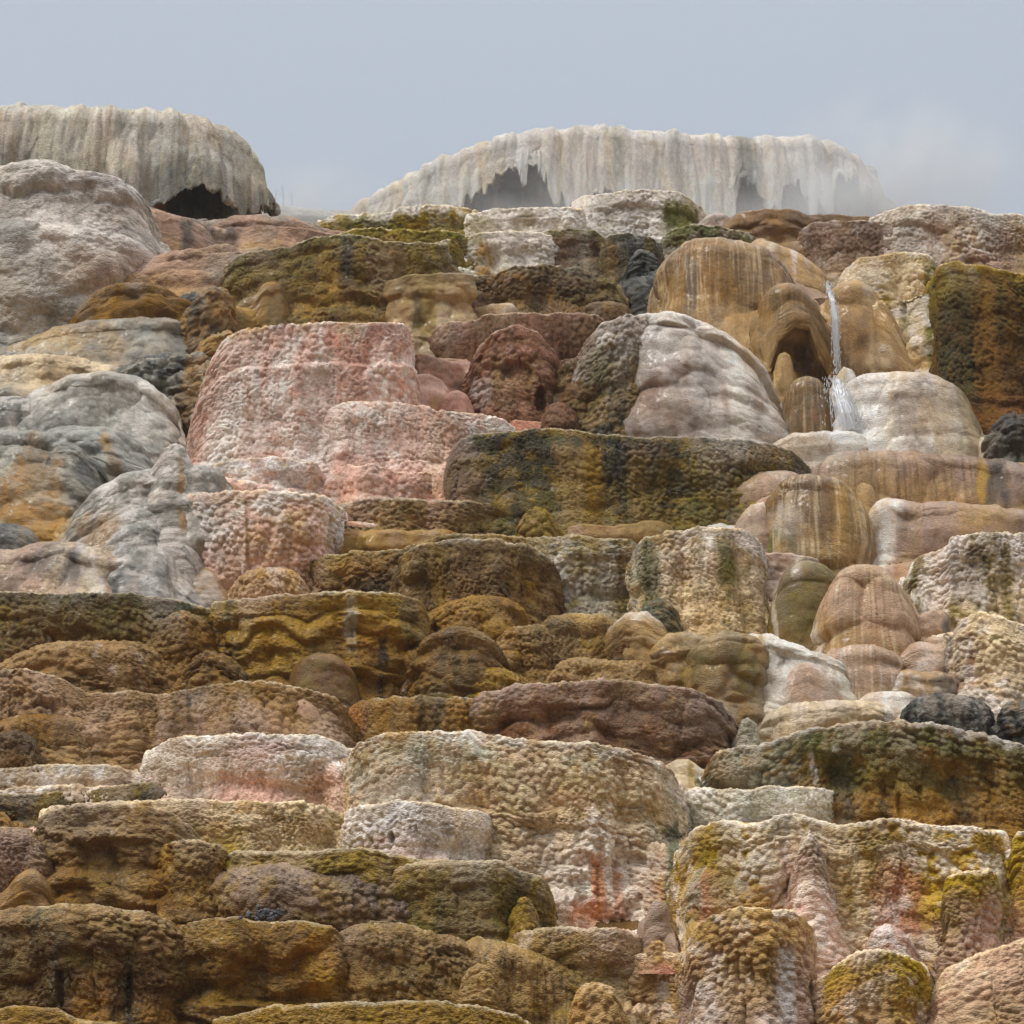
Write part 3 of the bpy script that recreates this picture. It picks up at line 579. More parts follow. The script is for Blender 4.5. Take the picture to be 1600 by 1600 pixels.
# ------------------------------------------------------------------ middle walls
T('wide dark olive green wall across the centre', [(700, 712), (706, 690), (730, 681), (775, 677), (820, 670), (880, 669), (940, 676), (1000, 682), (1060, 683), (1110, 683), (1170, 687), (1220, 695), (1248, 708), (1265, 730)], 836,
   'dkolive olive olive | rim bluegreen .3 .12 | patchy moss .4 | streak dkolive .6 | run tan 890 28 700 830 | run dkolive 835 24 680 760 | run black 968 9 690 820 | run tan 1000 16 700 830 | run dkolive 1042 34 690 800 | at cream 1130 720 34 26 .6 | at brown 730 740 22 60 .6 | patchy yolive .45 | run gold 925 14 690 820 | at tan 1200 710 50 16 .6', 'ledge', d=2.2, n=3.2)
Lu('round olive lump under the dark green wall', [(800, 838), (812, 806), (835, 790), (860, 800), (885, 838)], 850, 'yolive olive | patchy ochre .4', 'bubbly')
T('orange tan shelf at the foot of the dark green wall', [(850, 850), (880, 825), (910, 817), (960, 820), (1020, 812), (1050, 822), (1060, 845)], 855, 'sand yolive | at peach 900 830 30 12 .7', 'wetlob', d=.9)
T('brown and olive ledge below the peach step', [(512, 830), (518, 800), (530, 786), (570, 779), (620, 775), (660, 780), (720, 780), (755, 785), (785, 796), (800, 820)], 836,
   'tan brown | rim white .5 .1 | patchy olive .4 | streak brown .3 | at pink 560 800 30 20 .4', 'ledge', d=1.5, prof=[(0, 0), (.5, .06), (1, -.1)])
T('ochre soft shelf under the brown and olive ledge', [(480, 872), (500, 845), (530, 830), (590, 822), (640, 825), (700, 822), (740, 835)], 872, 'ochre sand | patchy gold .4', 'wetlob', d=1.2, a=.25, b=.2)
T('wide brown ledge with olive back rim at mid height', [(470, 905), (480, 880), (500, 868), (560, 860), (625, 858), (650, 845), (700, 836), (770, 832), (820, 838), (860, 852), (880, 880)], 955,
   'tan brown brown | rim yolive .6 .2 | patchy ochre .4 | blotch dkolive .4 | at pink 640 900 14 30 .4', 'bubbly', d=1.9)
T('round fronted brown bulge under the wide brown ledge', [(618, 900), (625, 868), (650, 850), (710, 843), (780, 843), (830, 852), (865, 875), (878, 910)], 1000, 'brown ochre | rim gwhite .4 .1 | patchy tan .35 | streak gold .4 | blotch dkolive .3', 'bubbly', d=1.6, dy=-.2)
T('mottled white and olive ledge right of the brown bulge', [(806, 870), (812, 842), (850, 836), (900, 836), (950, 840), (990, 843), (1010, 860)], 968, 'gwhite tan | streak olive .6 | patchy yolive .5 | patchy white .35 | at tan 980 870 20 30 .5', 'bubbly', d=1.4)
T('white topped square block with green streaks, right of centre', [(985, 860), (1005, 840), (1050, 828), (1100, 823), (1148, 825), (1172, 832), (1190, 850), (1198, 890)], 992,
   'white cream sand | streak olive .55 | at bluegreen 1010 880 30 60 .7 | run moss 1135 18 840 920 | patchy tan .3', 'crust', d=1.5, n=2.8, dy=-0.25)
Lu('bluish green mottled lump at the foot of the square block', [(985, 980), (1000, 945), (1030, 932), (1055, 945), (1068, 985)], 1000, 'bluegreen olive | patchy tan .4', 'bubbly', dy=-.3)
Lu('small crusty pinkish lump left of the wide brown ledge', [(352, 935), (362, 908), (390, 890), (430, 884), (470, 890), (490, 920)], 942, 'tan pink | patchy white .4 | patchy ochre .4', 'crust', d=.9)
T('tall ochre drum terrace with frosted rim left of centre', [(330, 942), (380, 934), (440, 928), (500, 923), (550, 920), (600, 924), (640, 930), (664, 936), (670, 960)], 1100,
   'gold ochre brown | rim gwhite .6 .10 | run gwhite 548 10 930 1000 | run black 600 7 990 1090 | run olive 640 14 935 1020 | streak dkolive .4 | patchy gold .4', 'steps', d=1.9, dy=.2, lobes=.7)
T('long dark olive ledge sloping down from the left edge', [(-110, 925), (-30, 922), (60, 922), (120, 928), (200, 925), (260, 932), (310, 945), (370, 952), (430, 958), (480, 972), (508, 988), (518, 1020)], 1048,
   'olive ochre brown | rim dkolive .6 .22 | at bluegreen 310 945 80 10 .8 | at bluegreen 490 990 24 26 .8 | patchy brown .4 | blotch yolive .3 | at dkolive 430 1010 70 30 .5', 'bubbly', d=2.0, n=3)
# lumps field left
Lu('tan ridge lump under the left end of the long olive ledge', [(-60, 985), (0, 970), (50, 967), (85, 975), (98, 1000)], 1035, 'brown tan | patchy olive .4', 'bubbly')
T('smooth olive lump hanging from the long olive ledge', [(235, 985), (252, 962), (290, 955), (330, 960), (352, 985)], 1062, 'ochre brown | rim olive .5 .3 | streak tan .4', 'ledge', d=.7, a=.25, b=.25)
T('tan barrel ledge with cream rim on the left', [(85, 1050), (88, 1020), (105, 1006), (150, 1003), (200, 1004), (235, 1015), (248, 1040)], 1078, 'sand tan | rim olive .5 .12 | streak brown .4 | patchy white .2', 'ledge', d=1.1, dy=-.3, a=.25, b=.25)
Lu('broad tan bulge behind the barrel ledge', [(-60, 1060), (-10, 1045), (60, 1008), (110, 1000), (170, 1000), (240, 1000), (285, 1030)], 1080, 'sand brown | patchy ochre .4', 'bubbly', d=1.3)
Lu('knobbly brown cluster right of the barrel ledge', [(285, 1070), (295, 1035), (325, 1015), (360, 1025), (395, 1050), (402, 1080)], 1105, 'brown tan | patchy ochre .4', 'bubbly')
Lu('rounded brown end lump under the tip of the long olive ledge', [(452, 1060), (462, 1030), (495, 1018), (535, 1022), (562, 1045), (572, 1085)], 1120, 'brown ochre | patchy olive .4', 'wetlob', d=1.2, lobes=.6)
T('broad pinkish tan lumpy slope below the barrel ledge', [(-90, 1060), (-20, 1050), (50, 1046), (110, 1060), (150, 1085), (220, 1078), (260, 1085), (280, 1110)], 1200, 'peach sand tan | patchy brown .4 | streak brown .35 | blotch ochre .3', 'bubbly', d=2, prof=[(0, 0), (.4, .35), (1, .7)])
T('tan knobbly slope in the middle of the left half', [(225, 1120), (250, 1085), (300, 1078), (370, 1062), (430, 1068), (480, 1075), (540, 1095), (560, 1130)], 1200, 'sand peach tan | run black 297 6 1080 1150 | run brown 275 6 1080 1150 | patchy ochre .4 | blotch brown .3', 'bubbly', d=1.8, prof=[(0, 0), (.4, .3), (1, .6)])
Lu('pale peach lump above the left white terrace', [(430, 1150), (445, 1105), (475, 1085), (505, 1100), (530, 1150)], 1175, 'peach cream | patchy tan .4', 'wetlob')
T('brown fringed ledge near the left edge', [(-60, 1135), (20, 1122), (70, 1112), (110, 1116), (150, 1118), (172, 1135), (180, 1165)], 1205, 'ochre brown | run dkolive 130 30 1130 1180 | streak black .35 | patchy gold .3', 'fringe', d=1.3, dy=-.3, a=.25, b=.25)
Lu('brown rough lump at the left edge above the pale pink strip', [(-70, 1180), (-20, 1150), (40, 1140), (75, 1155), (90, 1195)], 1215, 'brown ochre | patchy black .3', 'bubbly', dy=-.4)
# centre lumps field
Lu('golden brown stepped lump right of the ochre drum', [(640, 1050), (648, 1005), (675, 985), (720, 975), (765, 985), (790, 1010), (796, 1050)], 1105, 'brown ochre gold | patchy tan .4 | streak dkolive .4', 'steps', d=1.4, a=.3)
Lu('orange tan bulge under the round brown bulge', [(648, 1000), (655, 965), (690, 945), (740, 925), (800, 935), (835, 965), (842, 1010)], 1050, 'ochre sand | patchy gold .5 | streak brown .2', 'bubbly', d=1.3, dy=.2)
Lu('yellow ochre small ledge at the foot of the centre field', [(690, 1088), (705, 1055), (740, 1040), (790, 1045), (830, 1060), (850, 1090)], 1108, 'gold ochre | run dkolive 735 12 1050 1090 | patchy tan .3', 'bubbly', d=1.0)
T('brown cushion ledge in the centre field', [(765, 1020), (772, 992), (800, 978), (845, 975), (880, 985), (896, 1010)], 1055, 'tan brown | patchy ochre .5 | streak olive .3', 'bubbly', d=1.0, dy=-.2, a=.2, b=.2)
T('dark brown knobbly cushion ledge', [(832, 985), (848, 962), (890, 954), (940, 956), (985, 968), (1012, 990), (1020, 1020)], 1058, 'tan brown redbrown | patchy dkolive .4 | patchy gold .3', 'bubbly', d=1.2, a=.25, b=.25)
T('pale topped rounded lump right of the dark knobbly cushion', [(945, 975), (970, 957), (1005, 953), (1035, 968), (1052, 995)], 1072, 'tan brown brown | rim white .8 .2 | patchy tan .4', 'wetlob', d=.9, a=.3, b=.25, dy=-.3)
Lu('dark knob in front of the pale topped lump', [(948, 1025), (960, 1000), (985, 992), (1005, 1005), (1012, 1035)], 1050, 'brown gold | patchy black .3', 'bubbly', dy=-.6)
Lu('sand coloured field of small knobs under the dark cushion', [(840, 1080), (860, 1035), (900, 1025), (960, 1035), (1010, 1030), (1040, 1060), (1045, 1085)], 1095, 'tan brown | patchy sand .5', 'bubbly', d=1.2)
T('olive tan lump beside the round olive dome', [(1005, 1002), (1030, 988), (1075, 985), (1120, 992)], 1100, 'tan sand | run yolive 1070 12 990 1090 | patchy white .3 | patchy brown .3', 'wetlob', d=.8, a=.3, b=.25, dy=.1)
T('round olive topped dome in the centre right', [(1070, 1012), (1085, 992), (1115, 985), (1155, 984), (1188, 992), (1206, 1018)], 1135, 'olive sand tan | streak tan .4 | patchy ochre .3 | patchy brown .3', 'wetlob', d=1.1, a=.35, b=.3, n=2.3)
T('low ochre cushion terrace with thin rim', [(528, 1150), (535, 1110), (560, 1095), (610, 1088), (680, 1088), (740, 1092), (790, 1102), (815, 1118), (826, 1145)], 1172,
   'ochre olive | rim gwhite .5 .08 | run rust 570 4 1100 1160 | streak dkolive .4 | at orange 548 1125 18 30 .4', 'ledge', lobes=.5, d=1.5, a=.2, b=.2, prof=[(0, 0), (.5, .12), (1, 0)])
T('long reddish brown ledge with tiers above the white terrace', [(725, 1110), (745, 1085), (790, 1073), (850, 1066), (920, 1064), (990, 1064), (1050, 1070), (1095, 1080), (1130, 1100), (1150, 1135), (1155, 1160)], 1205,
   'mauve redbrown brown | rim pink .6 .12 | patchy rust .5 | streak tan .3 | at rust 1000 1160 80 30 .5 | patchy mauve .4', 'steps', d=2.0, lobes=.8)
terrace('pebble_pile', 'pebbles', 'tiny pale pink heap of pebbles lying on the reddish brown ledge', [(922, 1068), (930, 1058), (942, 1056), (955, 1064)], 1074, 'pink cream', 'rock', dy=-.75, d=.15, a=.06, b=.06, emb=.15, n=2, back=.1)

# ------------------------------------------------------------------ right column
T('brown lumpy ledge on the skyline right of the crest block', [(1130, 345), (1160, 332), (1200, 325), (1245, 326), (1275, 334), (1310, 332), (1340, 338), (1390, 338), (1410, 350)], 405, 'brown tan | blotch ochre .4 | patchy mauve .4', 'wetlob', d=1.3, dy=.3)
T('pale grey crusted wall on the right skyline', [(1360, 345), (1385, 334), (1412, 322), (1460, 318), (1530, 322), (1560, 332), (1620, 336), (1720, 340)], 440, 'pgrey mauve pgrey | rim white .6 .15 | patchy white .4 | streak tan .4', 'crust', d=1.6)
T('mauve brown ledge in front of the brown skyline one', [(1250, 380), (1258, 356), (1285, 345), (1330, 344), (1400, 346), (1440, 352), (1455, 372)], 432, 'mauve tan | patchy brown .4 | patchy white .25', 'ledge', d=1.1)
Lu('small white and olive lump on the pale grey wall', [(1415, 395), (1425, 373), (1450, 367), (1475, 375), (1485, 400)], 420, 'white tan | at olive 1435 388 10 14 .8', 'crust')
Lu('small mauve lump below the crest block', [(1090, 350), (1110, 332), (1140, 330), (1155, 345), (1160, 362)], 375, 'mauve brown | patchy white .3', 'wetlob')
T('low olive rim behind the big brown dome', [(1035, 372), (1060, 356), (1090, 350), (1130, 353), (1180, 362), (1230, 380)], 395, 'moss tan | patchy white .3', 'ledge', d=.8)
Dm('pinkish slope behind the big brown dome', [(1170, 372), (1200, 372), (1240, 385), (1275, 405), (1305, 428), (1315, 450)], 470, 'sand mauve | streak white .35', 'wet', d=1.0, dy=.2)
Dm('largest brown dome streaked tan and ochre at upper right', [(1020, 440), (1026, 405), (1045, 380), (1080, 366), (1130, 360), (1170, 366), (1215, 385), (1245, 402), (1265, 430), (1272, 470)], 575,
   'brown ochre tan | streak tan .5 | at ochre 1120 400 70 40 .5 | fine brown .4 | run dkgrey 1080 10 400 520 | at cream 1120 520 50 40 .4 | fine cream .3', 'streak', d=2.2, a=.7, b=.6, taper=.15, prof=[(0, 0), (.4, .2), (1, .15)])
Dm('tan lobe at the left foot of the biggest brown dome', [(1016, 470), (1022, 435), (1045, 420), (1075, 430), (1090, 470)], 520, 'sand tan | fine brown .4', 'streak', d=1.2, dy=-.2)
YC = float(hillY(615))
Dm('brown pipe shaped dome overhanging a dark cave', [(1180, 500), (1186, 462), (1205, 443), (1235, 436), (1262, 445), (1285, 470), (1297, 500)], 520,
   'brown tan | fine dkolive .3 | fine tan .3 | patchy ochre .3', 'wet', D=YC - .75, d=1.3, footpoly=[(1180, 600), (1205, 590), (1222, 535), (1245, 512), (1268, 518), (1280, 560), (1300, 600)], teeth=(.14, .35), prof=[(0, 0), (.5, .12), (1, .06)], taper=0)
Dm('dark streaked wall in the cave under the pipe shaped dome', [(1170, 500), (1200, 470), (1240, 462), (1280, 470), (1310, 500)], 618,
   'tan brown brown | fine dkolive .6 | at tan 1240 520 22 16 .8 | patchy tan .4 | run black 1262 10 530 610 | run gold 1232 8 540 610', 'streak', D=YC - .1, d=.9)
Dm('slender grey pipe standing under the cave', [(1212, 570), (1218, 552), (1228, 548), (1240, 554), (1245, 580)], 618, 'tan brown | fine brown .4', 'streak', d=.5, dy=-.9, a=.15, b=.12)
Dm('smooth brown lobe right of the waterfall', [(1280, 480), (1298, 448), (1320, 434), (1350, 432), (1378, 450), (1398, 490), (1412, 540)], 598, 'sand brown | fine tan .4 | at cream 1375 560 20 40 .6', 'wet', d=1.5, dy=-.2)
T('white and yellow wall with a black crack, right of the waterfall', [(1312, 440), (1325, 420), (1350, 402), (1400, 395), (1450, 394), (1468, 400), (1478, 425)], 595,
   'cream tan | rim yolive .5 .2 | run moss 1405 8 470 560 1415 | at cream 1420 510 34 50 .5 | run moss 1460 14 410 590 | run yolive 1380 10 450 590 1395 | patchy white .4 | foot gold .4', 'crust', d=1.4, dents=[(1408, 520, 4, 50, .12)])
T('dark olive wall turning rust red below at the right edge', [(1462, 440), (1472, 414), (1500, 409), (1560, 416), (1600, 425), (1720, 432)], 705,
   'olive dkolive redbrown rust | rim yolive .6 .2 | streak brown .5 | foot rust .7 | run brown 1545 16 430 600', 'crust', d=1.9, dy=.4)
Dm('white dome with brown and olive right side', [(1300, 650), (1308, 605), (1325, 585), (1360, 575), (1410, 572), (1455, 575), (1495, 590), (1522, 612), (1533, 650)], 718,
   'white wash cream | at brown 1430 640 40 50 .6 | run moss 1512 22 595 700 | streak cream .4 | at tan 1470 650 40 40 .5 | at wash 1340 640 30 60 .6', 'wet', d=1.8, a=.5, b=.35, prof=[(0, 0), (.5, .35), (1, .4)])
Dm('brown pillar dome left of the splashing water', [(1216, 650), (1222, 610), (1238, 590), (1265, 583), (1290, 590), (1308, 615), (1314, 655)], 690, 'brown tan | fine cream .4 | fine dkolive .4 | at rust 1272 650 8 12 .8', 'streak', d=1.2, dy=-.2)
Dm('tan wedge behind the splashing water', [(1290, 640), (1300, 590), (1320, 570), (1345, 580), (1352, 640)], 690, 'cream tan | streak wash .7', 'wet', d=.9, dy=0.35)
terrace('black_rock', 'boulder', 'dark green black boulder at the right edge below the rust wall', [(1530, 700), (1540, 665), (1565, 645), (1620, 640), (1680, 650)], 730, 'black moss | patchy bluegreen .4', 'rock', dy=-.4, d=.9, a=.3, b=.3)
T('narrow wet white ledge where the waterfall lands', [(1180, 712), (1200, 688), (1240, 675), (1290, 669), (1340, 670), (1372, 682), (1385, 705)], 722, 'wash peach | at sand 1260 700 60 20 .6', 'wet', d=1.2, a=.3, b=.18)
T('long smooth mauve ledge streaked brown at right', [(1250, 740), (1270, 712), (1310, 699), (1360, 696), (1430, 698), (1500, 704), (1560, 712), (1620, 716), (1720, 722)], 792,
   'mauve sand brown | fine tan .4 | run black 1555 22 715 790 | fine brown .45 | run gold 1530 12 720 790 | foot brown .4', 'streak', d=2.0, a=.45, b=.45, n=2.8, prof=[(0, 0), (.5, .2), (1, .1)])
Dm('pink smooth dome behind the olive streaked one', [(1112, 820), (1122, 775), (1145, 748), (1185, 735), (1240, 730), (1275, 742)], 838, 'peach pink | streak wash .3 | rim wash .4 .2', 'wet', d=1.6)
Dm('lower pink smooth lobe left of the olive streaked dome', [(1130, 850), (1140, 810), (1165, 788), (1200, 780), (1225, 800)], 868, 'peach mauve | rim wash .4 .2', 'wet', d=1.2, dy=-.2)
Lu('small white flat lobe at the corner of the square block', [(1085, 832), (1100, 820), (1130, 815), (1150, 825)], 838, 'wash pink', 'wet', dy=-.1)
Dm('bulbous brown dome stained olive near its foot', [(1176, 830), (1182, 780), (1195, 752), (1225, 738), (1265, 735), (1310, 742), (1345, 762), (1368, 790), (1376, 830)], 900,
   'brown tan sand | at white 1225 810 22 34 .6 | at moss 1225 860 30 34 .85 | foot moss .5 | at gold 1330 790 30 50 .6 | fine cream .45 | patchy ochre .3', 'streak', d=1.9, a=.6, b=.5, taper=.25)
Dm('smooth pink cap behind the white chute at right', [(1362, 780), (1380, 758), (1410, 751), (1445, 755), (1475, 775)], 792, 'mauve sand | rim wash .4 .2', 'wet', d=1.0)
Dm('small tan shoulder right of the bulbous brown dome', [(1320, 770), (1340, 752), (1365, 758), (1385, 790)], 810, 'tan sand', 'wet', d=.9, dy=.1)
T('wide pink and tan smooth ledge at right', [(1335, 850), (1348, 800), (1368, 772), (1400, 774), (1440, 778), (1500, 779), (1550, 785), (1620, 795), (1720, 800)], 900, 'mauve pink | at gold 1530 810 26 20 .6 | fine tan .3 | streak sand .4 | run wash 1388 26 760 905 1366 | run wash 1392 12 760 905 1372', 'wet', d=1.8, a=.4, b=.35)
T('white and green crusted block at the right edge', [(1408, 905), (1418, 882), (1440, 862), (1468, 856), (1480, 840), (1520, 832), (1600, 832), (1720, 836)], 985, 'white cream tan | at wash 1440 900 30 50 .9 | streak olive .6 | run dkolive 1530 12 850 960 | run black 1512 6 860 930 | patchy white .4', 'crust', d=1.7)
Dm('olive lobe tapering to a point between dark cracks', [(1196, 940), (1204, 900), (1225, 880), (1265, 873), (1300, 880), (1314, 905), (1312, 940)], 1030,
   'olive yolive tan | at white 1245 895 10 14 .5 | foot peach .6 | patchy brown .3 | run white 1200 4 880 1000 1215', 'wet', d=1.2, dy=.15, taper=.35, prof=[(0, 0), (.3, .1), (1, -.3)])
T('mauve sheet left of the tapering olive lobe', [(1120, 868), (1180, 861), (1230, 865), (1280, 874)], 1040, 'mauve peach | patchy white .3 | streak wash .3', 'wetlob', d=.6, dy=1.5)
Dm('tall peach dome with a waist, lower right', [(1250, 985), (1264, 930), (1285, 898), (1315, 880), (1350, 876), (1390, 880), (1415, 905), (1432, 960)], 1035,
   'peach sand tan | rim sand .4 .3 | run wash 1272 10 900 1020 | fine cream .4 | fine brown .35', 'wet', d=1.5, a=.5, b=.4, dy=-.15, sq=1.0)
T('peach lobe under the tall peach dome', [(1262, 1030), (1285, 1012), (1320, 1005), (1365, 1005), (1400, 1015), (1412, 1035)], 1092, 'peach sand | fine wash .35 | fine brown .3', 'wet', d=1.0, a=.35, b=.3)
T('white smooth fan below the tapering olive lobe', [(1120, 1004), (1160, 990), (1195, 988), (1240, 1004), (1290, 1020), (1330, 1034)], 1115, 'wash cream | run yolive 1190 8 990 1030 | streak white .4', 'wetlob', d=.8, dy=.1, a=.3, b=.25, prof=[(0, 0), (1, .5)])
Dm('white and peach dome low in the right column', [(1185, 1110), (1200, 1070), (1225, 1042), (1258, 1030), (1290, 1050), (1318, 1085), (1325, 1110)], 1118, 'peach cream | run wash 1215 16 1040 1110 | rim wash .5 .2', 'wet', d=1.2, dy=-.2)
T('peach lump with white right side beside the black streak', [(1408, 975), (1428, 960), (1455, 953), (1485, 955)], 1020, 'peach wash | at black 1480 990 8 40 .9', 'wetlob', d=.8, a=.3, b=.2)
T('second peach lump down beside the black streak', [(1378, 1030), (1398, 1012), (1430, 1003), (1475, 1006), (1492, 1016)], 1058, 'peach wash | run black 1482 9 1000 1060 | patchy white .4', 'wetlob', d=.8, a=.3, b=.2)
T('lowest peach lump beside the black streak', [(1362, 1072), (1382, 1052), (1415, 1043), (1470, 1046), (1498, 1058)], 1092, 'sand wash | at black 1475 1068 20 16 .8 | patchy white .5', 'wetlob', d=.8, a=.3, b=.2)
T('lumpy white and tan wall at the right edge', [(1480, 990), (1492, 962), (1525, 953), (1560, 962), (1590, 975), (1720, 980)], 1098, 'cream mauve | run black 1482 8 960 1080 | run rust 1512 8 990 1085 | patchy white .5 | at rust 1500 1070 10 14 .7', 'crust', d=1.4)
T('low mauve ledge left of the black cushion', [(1168, 1140), (1178, 1112), (1210, 1098), (1260, 1093), (1320, 1092), (1370, 1094), (1395, 1105), (1402, 1130)], 1162, 'cream mauve | at gwhite 1190 1130 26 24 .7 | fine brown .35 | patchy tan .3 | run wash 1388 8 1100 1160', 'wetlob', d=1.4, a=.25, b=.22)
Dm('flat white lobe behind the low mauve ledge', [(1315, 1100), (1335, 1084), (1375, 1077), (1420, 1080), (1440, 1095)], 1102, 'wash cream', 'wet', d=.9, dy=-.1)
terrace('black_cushion_rock', 'boulder', 'black rounded cushion rock above the long green ledge', [(1390, 1125), (1394, 1100), (1415, 1085), (1460, 1079), (1510, 1083), (1538, 1095), (1550, 1125)], 1160, 'black dkgrey | patchy pgrey .25 | fine grey .2', 'fringe', dy=-.4, d=1.1, a=.35, b=.3, n=2.3)
terrace('black_cushion_rock', 'boulder', 'black rock at the right edge beside the cushion rock', [(1535, 1130), (1545, 1100), (1570, 1090), (1620, 1090), (1700, 1095)], 1170, 'black | patchy ochre .25 | run pgrey 1548 8 1100 1160', 'rock', dy=-.3, d=1.0, a=.3, b=.25)
Lu('small greenish rock in the white stream bed', [(1140, 1150), (1150, 1128), (1168, 1120), (1182, 1135), (1185, 1155)], 1168, 'gwhite bluegreen | patchy olive .4', 'bubbly')

# ------------------------------------------------------------------ lower right
T('long olive green ledge with a white frosted rim, lower right', [(1090, 1205), (1096, 1182), (1115, 1170), (1160, 1165), (1200, 1158), (1235, 1142), (1300, 1131), (1380, 1127), (1450, 1130), (1510, 1142), (1560, 1156), (1620, 1172), (1720, 1185)], 1305,
   'moss olive ochre ochre | rim white .85 .13 | at gwhite 1170 1210 90 50 .6 | at white 1308 1172 7 8 1 | run white 1268 6 1180 1235 1280 | run tan 1525 16 1190 1290 | streak dkolive .4 | patchy ochre .4 | at moss 1400 1150 80 14 .7', 'bubbly', d=2.4, n=2.8, dents=[(1380, 1235, 5, 16, .08), (1405, 1260, 6, 18, .10), (1435, 1240, 5, 16, .07)])
T('grey green white step in front of the long olive ledge', [(1052, 1260), (1056, 1236), (1090, 1230), (1130, 1234), (1180, 1230), (1220, 1228), (1270, 1230), (1300, 1238), (1312, 1262)], 1298, 'gwhite pgrey | streak olive .3 | patchy white .4 | rim white .5 .1', 'crust', d=1.4, dy=-0.35)
Dm('cream water worn sill between the white terrace and green ledge', [(1020, 1200), (1045, 1184), (1075, 1184), (1095, 1196), (1108, 1220)], 1240, 'cream tan | run wash 1095 12 1190 1240 | run yolive 1080 6 1190 1230', 'wet', d=1.0, a=.4, b=.2)
T('high yellow green wall with pink cones at lower right', [(1055, 1330), (1062, 1300), (1085, 1287), (1110, 1282), (1150, 1286), (1185, 1284), (1205, 1275), (1235, 1270), (1262, 1276), (1285, 1286), (1340, 1285), (1375, 1279), (1415, 1280), (1430, 1288), (1480, 1288), (1530, 1296), (1560, 1302), (1575, 1320)], 1500,
   'yolive tan sand | rim white .85 .09 | run pink 1255 46 1310 1470 | run mauve 1255 30 1300 1370 | at salmon 1265 1430 36 50 .85 | run salmon 1400 34 1340 1480 1415 | at salmon 1100 1400 30 40 .7 | run gold 1330 30 1295 1400 | run gwhite 1330 7 1320 1440 1345 | patchy white .4 | streak olive .35 | run gwhite 1558 8 1340 1450 | streak cream .3', 'crust', d=2.4, n=3.2, prof=[(0, 0), (.1, .05), (.4, .1), (1, .6)], emb=1.6)
T('pinkish cone buttress on the yellow green wall', [(1208, 1420), (1222, 1350), (1238, 1310), (1255, 1298), (1272, 1312), (1288, 1360), (1300, 1430)], 1480, 'mauve pink salmon | patchy white .5 | foot salmon .6', 'crust', d=1.3, n=2, a=.3, prof=[(0, 0), (1, .5)], dy=-0.5)
T('squat tan buttress with dark left edge at the right', [(1450, 1410), (1455, 1372), (1480, 1362), (1520, 1361), (1548, 1365), (1556, 1395)], 1490, 'yolive mauve tan | rim white .5 .08 | patchy olive .4 | run black 1455 3 1380 1440', 'crust', d=1.2, taper=.15, dy=-0.7)
T('olive corner pillar cut by the right edge', [(1556, 1330), (1564, 1302), (1590, 1294), (1640, 1294), (1720, 1298)], 1480, 'yolive pink | rim white .7 .1 | run gwhite 1562 8 1330 1440', 'crust', d=1.2, dy=-.1)
T('lower tan lumpy terrace at bottom right of the white one', [(1062, 1490), (1070, 1450), (1090, 1432), (1140, 1420), (1190, 1420), (1225, 1425), (1255, 1445), (1275, 1500)], 1640, 'tan mauve sand | rim olive .4 .1 | patchy white .35 | run white 1225 14 1480 1600 | at salmon 1085 1440 20 12 .5', 'crust', d=1.7, dy=.4)
Lu('salmon knob between the tan terrace and the pink cone', [(1240, 1510), (1250, 1475), (1275, 1458), (1300, 1470), (1310, 1510)], 1540, 'salmon pink | patchy white .4', 'crust', d=.8, dy=.3)
Lu('pink lump field under the second pink streak', [(1322, 1500), (1332, 1460), (1365, 1443), (1400, 1455), (1425, 1500), (1438, 1540)], 1560, 'pink salmon | patchy white .5', 'crust', d=1.1, dy=.2)
T('olive topped buttress at the bottom right', [(1258, 1530), (1290, 1505), (1318, 1488), (1350, 1480), (1385, 1485), (1420, 1505), (1450, 1530)], 1640, 'yolive sand tan | rim white .4 .08 | patchy olive .2 | patchy white .3', 'crust', d=1.5, dy=.3)
T('peach tan slope in the bottom right corner', [(1420, 1560), (1450, 1510), (1500, 1490), (1560, 1470), (1620, 1455), (1720, 1450)], 1640, 'peach sand | run white 1545 9 1440 1520 1490 | patchy cream .5', 'crust', d=2, dy=.7, prof=[(0, 0), (1, 1.0)])
Lu('small round tan ball beside the stained hollow', [(997, 1440), (1003, 1418), (1020, 1406), (1040, 1412), (1048, 1438)], 1468, 'mauve tan | patchy brown .3', 'wetlob', dy=-.6, a=.3, b=.25)
Lu('rusty small ledge stone below the tan ball', [(1000, 1482), (1010, 1470), (1032, 1472), (1040, 1490)], 1505, 'tan salmon', 'crust', dy=-.3, emb=0.15)
T('white water worn runnel at the bottom between two terraces', [(930, 1500), (985, 1492), (1030, 1488), (1080, 1490), (1140, 1500)], 1640, 'tan cream | run wash 1045 10 1490 1600 1030 | patchy white .4 | patchy ochre .3', 'crust', d=.8, dy=1.3)

